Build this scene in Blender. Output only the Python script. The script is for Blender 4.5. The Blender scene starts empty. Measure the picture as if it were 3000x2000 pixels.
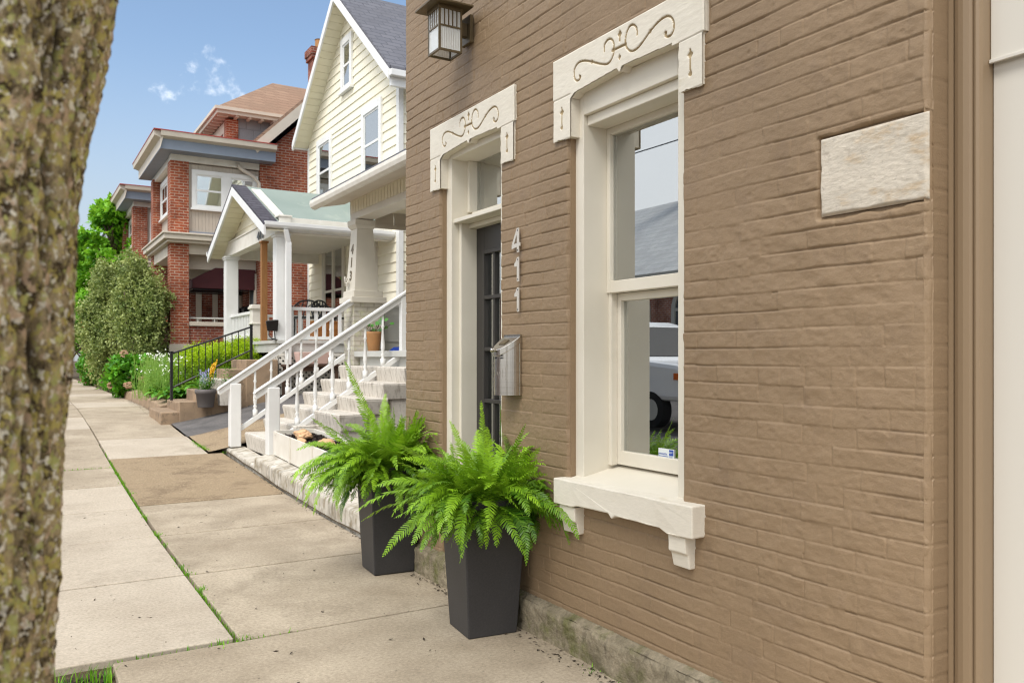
import bpy, bmesh, math, random
import numpy as np
from mathutils import Vector, Matrix, noise as mnoise

R = math.radians
SC = bpy.context.scene
COL = SC.collection

# ------------------------------------------------------------------ camera, sky, sun, exposure
cam_d = bpy.data.cameras.new("camera")
cam = bpy.data.objects.new("camera", cam_d)
COL.objects.link(cam)
cam.location = (0, 0, 1.475)
cam.rotation_euler = (R(90), 0, -R(31.0546))
cam_d.sensor_width = 36.0
cam_d.lens = 36.0 * 2408 / 3000
cam_d.shift_y = 45 / 3000
cam_d.clip_start = 0.05
cam_d.clip_end = 2000
cam_d.dof.use_dof = True
cam_d.dof.focus_distance = 4.3
cam_d.dof.aperture_fstop = 5.4
SC.camera = cam

SUN_DIR = Vector((-0.80, -0.50, 1.30)).normalized()
SUN_EL = math.asin(SUN_DIR.z)
SUN_ROT = math.atan2(SUN_DIR.x, SUN_DIR.y)
world = bpy.data.worlds.new("World")
SC.world = world
world.use_nodes = True
wn, wl = world.node_tree.nodes, world.node_tree.links
wn.clear()
w_out = wn.new("ShaderNodeOutputWorld")
w_bg = wn.new("ShaderNodeBackground")
w_bg.inputs[1].default_value = 0.118
w_sky = wn.new("ShaderNodeTexSky")
w_sky.sky_type = 'NISHITA'
w_sky.sun_disc = False
w_sky.sun_elevation = SUN_EL
w_sky.sun_rotation = SUN_ROT
w_sky.air_density = 1.0
w_sky.dust_density = 1.6
w_sky.ozone_density = 1.2
# broken cloud: a bright bank added unseen on the sun's side for soft light, clear blue with two small puffs beyond the houses
def wmath(op, x, y=None):
    n = wn.new("ShaderNodeMath"); n.operation = op
    for k, q in enumerate((x, y)):
        if q is None: continue
        if isinstance(q, (int, float)): n.inputs[k].default_value = q
        else: wl.new(q, n.inputs[k])
    return n.outputs[0]
def wrange(x, a, b, c=0.0, d=1.0):
    n = wn.new("ShaderNodeMapRange"); n.interpolation_type = 'SMOOTHSTEP'
    for k, q in ((1, a), (2, b), (3, c), (4, d)): n.inputs[k].default_value = q
    wl.new(x, n.inputs[0]); return n.outputs[0]
w_tc = wn.new("ShaderNodeTexCoord")
w_n = wn.new("ShaderNodeTexNoise")
w_n.inputs['Scale'].default_value = 3.0; w_n.inputs['Detail'].default_value = 9; w_n.inputs['Roughness'].default_value = 0.58
wl.new(w_tc.outputs['Generated'], w_n.inputs['Vector'])
w_n2 = wn.new("ShaderNodeTexNoise")
w_n2.inputs['Scale'].default_value = 17.0; w_n2.inputs['Detail'].default_value = 8; w_n2.inputs['Roughness'].default_value = 0.6
wl.new(w_tc.outputs['Generated'], w_n2.inputs['Vector'])
def wdot(v):
    n = wn.new("ShaderNodeVectorMath"); n.operation = 'DOT_PRODUCT'
    n.inputs[1].default_value = Vector(v).normalized(); wl.new(w_tc.outputs['Generated'], n.inputs[0]); return n.outputs['Value']
fill_bank = wrange(wmath('ADD', wdot(SUN_DIR), wmath('MULTIPLY', wmath('SUBTRACT', w_n.outputs[0], 0.5), 0.9)), 0.22, 0.80, 0.0, 0.92)
hz = wrange(wmath('ADD', wdot((-0.85, 0.45, 0.30)), wmath('MULTIPLY', wmath('SUBTRACT', w_n.outputs[0], 0.5), 0.25)), 0.62, 0.95, 0.0, 0.8)  # cloud cover added out of view so the window reflects a paler sky
cover = wmath('MAXIMUM', fill_bank, hz)
for v, lo, hi, amt in (((0.220, 1.0386, 0.331), 0.9989, 1.0016, 0.8), ((0.192, 1.05, 0.323), 0.9993, 1.0014, 0.8), ((0.455, 0.93, 0.335), 0.9985, 1.003, 0.7)):
    puff = wrange(wmath('ADD', wdot(v), wmath('MULTIPLY', wmath('SUBTRACT', w_n2.outputs[0], 0.56), 0.013)), lo, hi, 0.0, amt)
    cover = wmath('MAXIMUM', cover, puff)
w_mix = wn.new("ShaderNodeMixRGB")
w_mix.inputs[2].default_value = (5.9, 5.98, 6.1, 1)
wl.new(cover, w_mix.inputs[0])
w_tint = wn.new("ShaderNodeMixRGB"); w_tint.blend_type = 'MULTIPLY'; w_tint.inputs[0].default_value = 1.0
w_tint.inputs[2].default_value = (0.76, 0.765, 0.74, 1)      # thin grey haze over the blue
wl.new(w_sky.outputs[0], w_tint.inputs[1])
w_sep = wn.new("ShaderNodeSeparateXYZ"); wl.new(w_tc.outputs['Generated'], w_sep.inputs[0])
w_hz = wn.new("ShaderNodeMixRGB"); w_hz.inputs[2].default_value = (2.1, 2.22, 2.38, 1)      # pale haze low on the horizon
wl.new(wrange(w_sep.outputs[2], 0.36, 0.02, 0.0, 0.85), w_hz.inputs[0])
wl.new(w_tint.outputs[0], w_hz.inputs[1]); wl.new(w_hz.outputs[0], w_mix.inputs[1])
wl.new(w_mix.outputs[0], w_bg.inputs[0])
wl.new(w_bg.outputs[0], w_out.inputs[0])

sun_d = bpy.data.lights.new("sun", 'SUN')
sun_d.energy = 1.25
sun_d.angle = R(24)
sun_d.color = (1.0, 0.965, 0.92)
sun = bpy.data.objects.new("sun", sun_d)
COL.objects.link(sun)
sun.rotation_euler = SUN_DIR.to_track_quat('Z', 'Y').to_euler()
sun.location = (0, 0, 30)
SC.view_settings.view_transform = 'Standard'
SC.view_settings.look = 'None'
SC.view_settings.exposure = 1.22
SC.view_settings.gamma = 1.0
SC.render.engine = 'CYCLES'
SC.cycles.use_denoising = True
SC.cycles.max_bounces = 8
SC.cycles.filter_width = 1.15
SC.cycles.transparent_max_bounces = 12

# ------------------------------------------------------------------ materials
def lin(c):
    out = []
    for v in c:
        v = v / 255.0
        out.append(v / 12.92 if v <= 0.04045 else ((v + 0.055) / 1.055) ** 2.4)
    return (out[0], out[1], out[2], 1.0)

def newmat(name):
    m = bpy.data.materials.new(name)
    m.use_nodes = True
    nt = m.node_tree
    for n in list(nt.nodes):
        nt.nodes.remove(n)
    o = nt.nodes.new("ShaderNodeOutputMaterial")
    p = nt.nodes.new("ShaderNodeBsdfPrincipled")
    nt.links.new(p.outputs[0], o.inputs[0])
    return m, nt, p, o

def pos(nt, scale=(1, 1, 1)):
    g = nt.nodes.new("ShaderNodeNewGeometry")
    mp = nt.nodes.new("ShaderNodeMapping")
    mp.inputs['Scale'].default_value = scale
    nt.links.new(g.outputs['Position'], mp.inputs[0])
    return mp.outputs[0]

def noise_n(nt, vec, scale, detail=6, rough=0.55):
    n = nt.nodes.new("ShaderNodeTexNoise")
    n.inputs['Scale'].default_value = scale
    n.inputs['Detail'].default_value = detail
    n.inputs['Roughness'].default_value = rough
    nt.links.new(vec, n.inputs['Vector'])
    return n.outputs[0]

def ramp(nt, fac, a, b):
    r = nt.nodes.new("ShaderNodeMapRange")
    r.inputs[1].default_value = a
    r.inputs[2].default_value = b
    nt.links.new(fac, r.inputs[0])
    return r.outputs[0]

def mixc(nt, fac, a, b):
    m = nt.nodes.new("ShaderNodeMixRGB")
    for i, x in ((0, fac), (1, a), (2, b)):
        if isinstance(x, (int, float)):
            m.inputs[i].default_value = x
        elif isinstance(x, tuple):
            m.inputs[i].default_value = x
        else:
            nt.links.new(x, m.inputs[i])
    return m.outputs[0]

def add_bump(nt, p, h, strength, dist=0.01):
    b = nt.nodes.new("ShaderNodeBump")
    b.inputs['Strength'].default_value = strength
    b.inputs['Distance'].default_value = dist
    nt.links.new(h, b.inputs['Height'])
    nt.links.new(b.outputs[0], p.inputs['Normal'])
    return b

def M(name, c, c2=None, sc=6, rough=0.6, bump=0.0, bsc=60, bd=0.004, metal=0.0, spec=0.4,
      spots=None, ssc=12, sth=(0.6, 0.68), stretch=(1, 1, 1), grain=None, gsc=(1, 1, 1), gth=(0.5, 0.75), gamt=0.8, fine=0.0, fsc=120):
    """paint / stone: base colour broken by noise, optional spots of a third colour and grain streaks"""
    m, nt, p, o = newmat(name)
    v = pos(nt, stretch)
    c2 = c2 or tuple(min(255, x * 0.9) for x in c)
    f = ramp(nt, noise_n(nt, v, sc), 0.3, 0.7)
    colr = mixc(nt, f, lin(c), lin(c2))
    if spots:
        s = ramp(nt, noise_n(nt, v, ssc, 8, 0.65), *sth)
        colr = mixc(nt, s, colr, lin(spots))
    if grain:
        g = ramp(nt, noise_n(nt, pos(nt, gsc), 1.0, 8, 0.65), *gth)
        mm = nt.nodes.new("ShaderNodeMath"); mm.operation = 'MULTIPLY'
        mm.inputs[1].default_value = gamt
        nt.links.new(g, mm.inputs[0])
        colr = mixc(nt, mm.outputs[0], colr, lin(grain))
    if fine:
        f3 = noise_n(nt, v, fsc, 5, 0.75)
        mr = nt.nodes.new("ShaderNodeMapRange")
        mr.inputs[1].default_value = 0.3; mr.inputs[2].default_value = 0.7
        mr.inputs[3].default_value = 1.0 - fine; mr.inputs[4].default_value = 1.0 + fine * 0.6
        nt.links.new(f3, mr.inputs[0])
        mu = nt.nodes.new("ShaderNodeMixRGB"); mu.blend_type = 'MULTIPLY'; mu.inputs[0].default_value = 1.0
        nt.links.new(colr, mu.inputs[1]); nt.links.new(mr.outputs[0], mu.inputs[2])
        colr = mu.outputs[0]
    nt.links.new(colr, p.inputs['Base Color'])
    p.inputs['Roughness'].default_value = rough
    p.inputs['Metallic'].default_value = metal
    p.inputs['Specular IOR Level'].default_value = spec
    if bump:
        add_bump(nt, p, noise_n(nt, v, bsc, 6, 0.6), bump, bd)
    return m

def brick_mat(name, c1, c2, cm, bw=0.212, bh=0.071, mort=0.011, soot=0.0):
    m, nt, p, o = newmat(name)
    g = nt.nodes.new("ShaderNodeNewGeometry")
    sx = nt.nodes.new("ShaderNodeSeparateXYZ")
    nt.links.new(g.outputs['Position'], sx.inputs[0])
    ad = nt.nodes.new("ShaderNodeMath"); ad.operation = 'ADD'
    nt.links.new(sx.outputs[0], ad.inputs[0]); nt.links.new(sx.outputs[1], ad.inputs[1])
    cb = nt.nodes.new("ShaderNodeCombineXYZ")
    nt.links.new(ad.outputs[0], cb.inputs[0]); nt.links.new(sx.outputs[2], cb.inputs[1])
    b = nt.nodes.new("ShaderNodeTexBrick")
    b.offset = 0.5
    b.inputs['Color1'].default_value = lin(c1)
    b.inputs['Color2'].default_value = lin(c2)
    b.inputs['Mortar'].default_value = lin(cm)
    b.inputs['Scale'].default_value = 1.0
    b.inputs['Mortar Size'].default_value = mort
    b.inputs['Mortar Smooth'].default_value = 0.15
    b.inputs['Bias'].default_value = -0.1
    b.inputs['Brick Width'].default_value = bw
    b.inputs['Row Height'].default_value = bh
    nt.links.new(cb.outputs[0], b.inputs['Vector'])
    v = pos(nt)
    f = ramp(nt, noise_n(nt, v, 2.1, 6, 0.65), 0.42, 0.72)
    col = mixc(nt, f, b.outputs['Color'], lin(tuple(x * 0.62 for x in c1)))
    f2 = ramp(nt, noise_n(nt, v, 14, 5, 0.6), 0.5, 0.8)
    col = mixc(nt, f2, col, lin((c2[0], c2[1] * 1.05, c2[2] * 0.9)))
    nt.links.new(col, p.inputs['Base Color'])
    p.inputs['Roughness'].default_value = 0.85
    p.inputs['Specular IOR Level'].default_value = 0.25
    iv = nt.nodes.new("ShaderNodeMath"); iv.operation = 'SUBTRACT'
    iv.inputs[0].default_value = 1.0
    nt.links.new(b.outputs['Fac'], iv.inputs[1])
    add_bump(nt, p, iv.outputs[0], 0.6, 0.012)
    return m

def glass_mat(name, refl=0.35, tint=(0.86, 0.9, 0.88), rough=0.0):
    m, nt, p, o = newmat(name)
    nt.nodes.remove(p)
    t = nt.nodes.new("ShaderNodeBsdfTransparent"); t.inputs[0].default_value = (*tint, 1)
    gl = nt.nodes.new("ShaderNodeBsdfGlossy"); gl.inputs['Roughness'].default_value = rough
    gl.inputs[0].default_value = (0.95, 0.97, 0.96, 1)
    lw = nt.nodes.new("ShaderNodeLayerWeight"); lw.inputs[0].default_value = 0.35
    ml = nt.nodes.new("ShaderNodeMapRange")
    ml.inputs[3].default_value = refl; ml.inputs[4].default_value = 1.0
    nt.links.new(lw.outputs['Fresnel'], ml.inputs[0])
    mx = nt.nodes.new("ShaderNodeMixShader")
    nt.links.new(ml.outputs[0], mx.inputs[0])
    nt.links.new(t.outputs[0], mx.inputs[1]); nt.links.new(gl.outputs[0], mx.inputs[2])
    nt.links.new(mx.outputs[0], o.inputs[0])
    return m

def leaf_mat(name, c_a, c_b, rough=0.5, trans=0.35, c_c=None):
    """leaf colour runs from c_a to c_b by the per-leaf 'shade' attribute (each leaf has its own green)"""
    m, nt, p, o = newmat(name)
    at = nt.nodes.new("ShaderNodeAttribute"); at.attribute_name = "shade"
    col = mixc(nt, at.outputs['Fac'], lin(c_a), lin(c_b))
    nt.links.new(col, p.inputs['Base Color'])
    p.inputs['Roughness'].default_value = rough
    p.inputs['Specular IOR Level'].default_value = 0.35
    tr = nt.nodes.new("ShaderNodeBsdfTranslucent")
    mt = mixc(nt, 0.35, col, (0.55, 0.75, 0.05, 1))
    nt.links.new(mt, tr.inputs[0])
    mx = nt.nodes.new("ShaderNodeMixShader"); mx.inputs[0].default_value = trans
    nt.links.new(p.outputs[0], mx.inputs[1]); nt.links.new(tr.outputs[0], mx.inputs[2])
    nt.links.new(mx.outputs[0], o.inputs[0])
    return m

MT = {}
MT['brown'] = M('brown_masonry_paint', (148, 125, 98), (141, 119, 93), sc=2.2, rough=0.55, bump=0.5, bsc=170, bd=0.003,
                spots=(134, 113, 91), ssc=4.5, sth=(0.55, 0.8), spec=0.35, fine=0.07, fsc=60, grain=(118, 100, 82), gsc=(1.5, 9, 1.1), gth=(0.60, 0.80), gamt=0.35)
MT['brown_trim'] = M('brown_trim_paint', (146, 125, 99), (138, 118, 94), sc=3, rough=0.42, bump=0.08, bsc=25, stretch=(1, 1, 0.1))
MT['cream'] = M('cream_paint', (226, 219, 204), (218, 211, 195), sc=3, rough=0.45, bump=0.06, bsc=40, spots=(200, 186, 158), ssc=9, sth=(0.68, 0.85))
MT['cream_stone'] = M('painted_stone_cream', (228, 221, 206), (222, 214, 198), sc=4, rough=0.6, bump=0.25, bsc=55, bd=0.004, stretch=(1, 0.5, 1.6), spots=(206, 194, 168), ssc=12, sth=(0.62, 0.8), fine=0.06, fsc=50)
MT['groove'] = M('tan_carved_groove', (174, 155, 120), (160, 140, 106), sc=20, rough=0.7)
MT['plaque'] = M('old_limestone', (212, 202, 186), (192, 183, 168), sc=9, rough=0.9, fine=0.15, fsc=60, bump=0.5, bsc=60, bd=0.006,
                 spots=(194, 164, 122), ssc=9, sth=(0.54, 0.74), grain=(140, 132, 118), gsc=(40, 40, 40), gth=(0.6, 0.72), gamt=0.6, stretch=(1, 0.6, 1.4))
MT['panel'] = M('cream_panel', (212, 207, 197), (207, 202, 191), sc=1.2, rough=0.5, bump=0.05, bsc=60, stretch=(1, 1, 0.05))
MT['fnd'] = M('mossy_foundation_stone', (160, 148, 126), (116, 107, 86), sc=7, fine=0.25, fsc=50, rough=0.95, bump=1.0, bsc=45, bd=0.012,
              spots=(104, 104, 62), ssc=5, sth=(0.5, 0.66), grain=(82, 74, 62), gsc=(16, 16, 5), gth=(0.55, 0.72), gamt=0.75)
MT['kerb'] = M('weathered_white_stone', (208, 203, 193), (178, 170, 154), sc=5, rough=0.9, bump=0.8, bsc=40, bd=0.008,
               spots=(140, 128, 106), ssc=7, sth=(0.48, 0.66), grain=(98, 90, 76), gsc=(3, 24, 5), gth=(0.50, 0.68), gamt=0.75)
MT['step'] = M('worn_concrete_step', (216, 210, 200), (198, 191, 180), sc=5, rough=0.85, bump=0.6, bsc=50, bd=0.006,
               grain=(120, 108, 90), gsc=(14, 26, 5), gth=(0.50, 0.70), gamt=0.75, fine=0.12, fsc=60)
MT['brownstep'] = M('brown_concrete', (166, 142, 116), (140, 120, 99), sc=4, rough=0.9, bump=0.8, bsc=50, bd=0.008,
                    spots=(104, 92, 78), ssc=5, sth=(0.55, 0.7), grain=(86, 76, 64), gsc=(10, 10, 3), gth=(0.58, 0.75), gamt=0.6)
MT['slab'] = M('sidewalk_concrete', (190, 176, 155), (154, 140, 120), sc=1.3, rough=0.9, bump=0.5, bsc=170, bd=0.004,
               spots=(150, 137, 118), ssc=2.3, sth=(0.50, 0.72), grain=(84, 76, 66), gsc=(34, 62, 34), gth=(0.635, 0.675), gamt=0.7, spec=0.2, fine=0.30, fsc=55)
MT['slab2'] = M('pale_sidewalk_concrete', (198, 186, 168), (178, 165, 147), sc=1.1, rough=0.9, bump=0.5, bsc=170, bd=0.004,
                spots=(166, 154, 137), ssc=1.9, sth=(0.52, 0.75), grain=(92, 84, 72), gsc=(34, 62, 34), gth=(0.65, 0.69), gamt=0.7, spec=0.2, fine=0.25, fsc=55)
MT['aggr'] = M('exposed_aggregate_concrete', (168, 148, 120), (140, 122, 98), sc=60, rough=0.95, bump=0.9, bsc=110, bd=0.006,
               spots=(110, 92, 74), ssc=2.2, sth=(0.5, 0.72), grain=(206, 186, 156), gsc=(75, 75, 75), gth=(0.54, 0.64), gamt=0.8, spec=0.2, fine=0.3, fsc=90)
MT['soil'] = M('dark_soil', (74, 62, 48), (52, 44, 34), sc=30, rough=1.0, bump=1.0, bsc=60, bd=0.02)
MT['earth'] = M('earth_and_litter', (96, 80, 60), (70, 60, 44), sc=24, rough=1.0, bump=1.0, bsc=50, bd=0.02)
MT['asphalt'] = M('asphalt', (118, 114, 112), (94, 92, 91), sc=3, rough=0.95, bump=0.8, bsc=150, bd=0.006, spec=0.08, fine=0.35, fsc=70,
                  grain=(150, 146, 142), gsc=(120, 120, 120), gth=(0.58, 0.7), gamt=0.5)
MT['white'] = M('white_gloss_paint', (232, 232, 230), (224, 224, 221), sc=4, rough=0.4, bump=0.05, bsc=30)
MT['whitew'] = M('weathered_white_paint', (228, 224, 214), (216, 210, 198), sc=5, rough=0.5, bump=0.1, bsc=40, spots=(184, 172, 150), ssc=8, sth=(0.66, 0.82))
MT['offwhite'] = M('off_white_paint', (212, 206, 192), (202, 196, 182), sc=3, rough=0.5, bump=0.06, bsc=30)
MT['grey'] = M('light_grey_paint', (196, 196, 190), (186, 186, 181), sc=4, rough=0.55)
MT['yellow'] = M('pale_yellow_siding', (243, 237, 216), (239, 232, 208), sc=1.2, rough=0.45, bump=0.04, bsc=20)
MT['soffit'] = M('cream_soffit', (232, 226, 202), (222, 214, 188), sc=2, rough=0.5)
MT['charcoal'] = M('charcoal_resin', (64, 63, 64), (56, 55, 56), sc=3, fine=0.22, fsc=110, rough=0.5, bump=0.25, bsc=260, bd=0.002, spec=0.4,
                   spots=(84, 82, 80), ssc=160, sth=(0.72, 0.76))
MT['black'] = M('black_paint', (38, 38, 40), (30, 30, 32), sc=10, rough=0.35)
MT['doorblack'] = M('dark_bronze_door_paint', (60, 57, 54), (54, 51, 49), sc=4, rough=0.4)
MT['bronze'] = M('aged_bronze', (112, 98, 74), (96, 84, 62), sc=20, rough=0.4, metal=0.35)
MT['steel'] = M('brushed_steel', (206, 200, 190), (192, 187, 178), sc=3, rough=0.25, metal=1.0, stretch=(1, 1, 30), spec=0.5)
MT['digit'] = M('satin_nickel_digits', (214, 208, 198), (202, 196, 187), sc=30, rough=0.45, metal=0.25)
MT['dark'] = M('dark_room', (70, 68, 64), (60, 58, 55), sc=2, rough=0.9)
MT['roomwall'] = M('greige_room_wall', (176, 170, 150), (170, 164, 144), sc=2, rough=0.9)
MT['redbrick'] = brick_mat('red_brick', (146, 72, 50), (168, 88, 60), (186, 160, 140))
MT['redbrick2'] = brick_mat('dark_red_brick', (128, 66, 52), (146, 74, 54), (168, 146, 132))
MT['taupe'] = M('taupe_trim', (206, 196, 180), (196, 186, 170), sc=3, rough=0.55, bump=0.05)
MT['taupe2'] = M('taupe_panelling', (188, 178, 164), (180, 170, 156), sc=3, rough=0.6)
MT['bluegrey'] = M('blue_grey_fascia', (132, 142, 156), (124, 134, 148), sc=2, rough=0.5)
MT['redmetal'] = M('red_roof_edge', (170, 66, 56), (150, 58, 50), sc=5, rough=0.5)
MT['copper'] = M('rusty_flashing', (176, 128, 96), (200, 160, 120), sc=12, rough=0.6)
MT['greenroof'] = M('green_roll_roofing', (138, 150, 144), (126, 140, 134), sc=1.5, rough=0.8, bump=0.3, bsc=60,
                    spots=(150, 160, 152), ssc=2.5, sth=(0.55, 0.7), stretch=(1, 0.4, 1))
MT['rust'] = M('brown_steel', (66, 50, 40), (84, 58, 42), sc=12, rough=0.7)
MT['wood'] = M('treated_lumber', (158, 112, 66), (134, 92, 52), sc=14, rough=0.7, stretch=(6, 6, 0.6), bump=0.2, bsc=30)
MT['orangewood'] = M('orange_wood', (206, 140, 76), (190, 124, 64), sc=6, rough=0.55, stretch=(1, 1, 6))
MT['terra'] = M('terracotta', (176, 126, 78), (150, 112, 74), sc=8, rough=0.8, spots=(160, 150, 108), ssc=5, sth=(0.55, 0.75))
MT['pink'] = M('faded_pink_plastic', (222, 190, 178), (214, 180, 168), sc=3, rough=0.6)
MT['maroon'] = M('maroon_canvas', (78, 38, 42), (68, 32, 36), sc=3, rough=0.85)
MT['mulch'] = M('black_mulch', (58, 46, 40), (40, 32, 28), sc=30, rough=1.0)
MT['rock'] = M('tan_rock', (206, 160, 118), (222, 186, 146), sc=9, rough=0.85, bump=0.6, bsc=30, spots=(180, 122, 80), ssc=6)
MT['bark'] = None
MT['greypot'] = M('grey_plastic_pot', (104, 98, 96), (96, 91, 89), sc=5, rough=0.6)
MT['blue'] = M('blue_tarp', (28, 62, 150), (20, 50, 130), sc=6, rough=0.5)
MT['greyshingle'] = M('grey_siding', (160, 164, 168), (148, 152, 158), sc=5, rough=0.8)
MT['glass'] = glass_mat('window_glass', 0.46)
MT['glass_far'] = glass_mat('house_window_glass', 0.40)
MT['curtain'] = M('white_curtain', (206, 204, 198), (186, 186, 182), sc=9, rough=0.9, stretch=(1, 1, 6))
MT['interior'] = M('dim_interior', (104, 108, 110), (84, 88, 92), sc=2, rough=0.9)
MT['vanwhite'] = M('white_car_paint', (236, 238, 240), (232, 234, 238), sc=2, rough=0.2)
MT['tyre'] = M('tyre_rubber', (34, 34, 35), (28, 28, 29), sc=10, rough=0.8)
MT['bluetext'] = M('blue_ink', (32, 72, 168), (32, 72, 168), rough=0.5)
MT['stickerwhite'] = M('sticker_white', (226, 230, 228), (220, 226, 226), rough=0.5)
MT['orangelamp'] = M('amber_lens', (220, 110, 40), (210, 100, 36), rough=0.3)

def shingle_mat(name, c1, c2, c3, axis=0, bw=0.3, bh=0.14, slope=0.0):
    """asphalt shingles: rows follow height, lengths follow the given ground axis"""
    m, nt, p, o = newmat(name)
    g = nt.nodes.new("ShaderNodeNewGeometry")
    sx = nt.nodes.new("ShaderNodeSeparateXYZ")
    nt.links.new(g.outputs['Position'], sx.inputs[0])
    cb = nt.nodes.new("ShaderNodeCombineXYZ")
    if axis == 2:
        ad = nt.nodes.new("ShaderNodeMath"); ad.operation = 'ADD'
        nt.links.new(sx.outputs[0], ad.inputs[0]); nt.links.new(sx.outputs[1], ad.inputs[1])
        nt.links.new(ad.outputs[0], cb.inputs[0])
    else:
        nt.links.new(sx.outputs[axis], cb.inputs[0])
    nt.links.new(sx.outputs[2], cb.inputs[1])
    b = nt.nodes.new("ShaderNodeTexBrick")
    b.inputs['Color1'].default_value = lin(c1); b.inputs['Color2'].default_value = lin(c2); b.inputs['Mortar'].default_value = lin(c3)
    b.inputs['Scale'].default_value = 1.0; b.inputs['Mortar Size'].default_value = 0.009; b.inputs['Mortar Smooth'].default_value = 0.4
    b.inputs['Brick Width'].default_value = bw; b.inputs['Row Height'].default_value = bh
    b.inputs['Bias'].default_value = 0.0
    nt.links.new(cb.outputs[0], b.inputs['Vector'])
    f = ramp(nt, noise_n(nt, pos(nt), 1.3, 6, 0.65), 0.45, 0.7)
    col = mixc(nt, f, b.outputs['Color'], lin(tuple(x * 0.86 for x in c1)))
    f2 = ramp(nt, noise_n(nt, pos(nt), 60, 3, 0.6), 0.45, 0.8)
    col = mixc(nt, f2, col, lin(tuple(min(255, x * 1.12) for x in c2)))
    nt.links.new(col, p.inputs['Base Color'])
    p.inputs['Roughness'].default_value = 0.9
    p.inputs['Specular IOR Level'].default_value = 0.2
    iv = nt.nodes.new("ShaderNodeMath"); iv.operation = 'SUBTRACT'; iv.inputs[0].default_value = 1.0
    nt.links.new(b.outputs['Fac'], iv.inputs[1])
    add_bump(nt, p, iv.outputs[0], 0.5, 0.01)
    return m

MT['greysh'] = shingle_mat('grey_asphalt_shingles', (112, 112, 118), (100, 101, 108), (70, 70, 76), 0, 0.3, 0.125)
MT['darksh'] = shingle_mat('dark_asphalt_shingles', (86, 84, 92), (74, 72, 80), (48, 46, 52), 0, 0.25, 0.07)
MT['brownsh'] = shingle_mat('brown_asphalt_shingles', (156, 130, 110), (142, 116, 98), (108, 86, 74), 2, 0.4, 0.13)
MT['churchsh'] = shingle_mat('slate_roof', (222, 221, 217), (208, 208, 206), (168, 168, 168), 1, 0.4, 0.2)

# ------------------------------------------------------------------ object helpers
ORG = {}

def thing(name, label, cat, loc, group=None):
    o = bpy.data.objects.new(name, None)
    COL.objects.link(o)
    o.location = loc
    o.empty_display_size = 0.1
    ORG[o.name] = Vector(loc)
    o['label'] = label; o['category'] = cat
    if group: o['group'] = group
    return o

def tag(o, label, cat, group=None, kind=None):
    if label: o['label'] = label
    if cat: o['category'] = cat
    if group: o['group'] = group
    if kind: o['kind'] = kind
    return o

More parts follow.
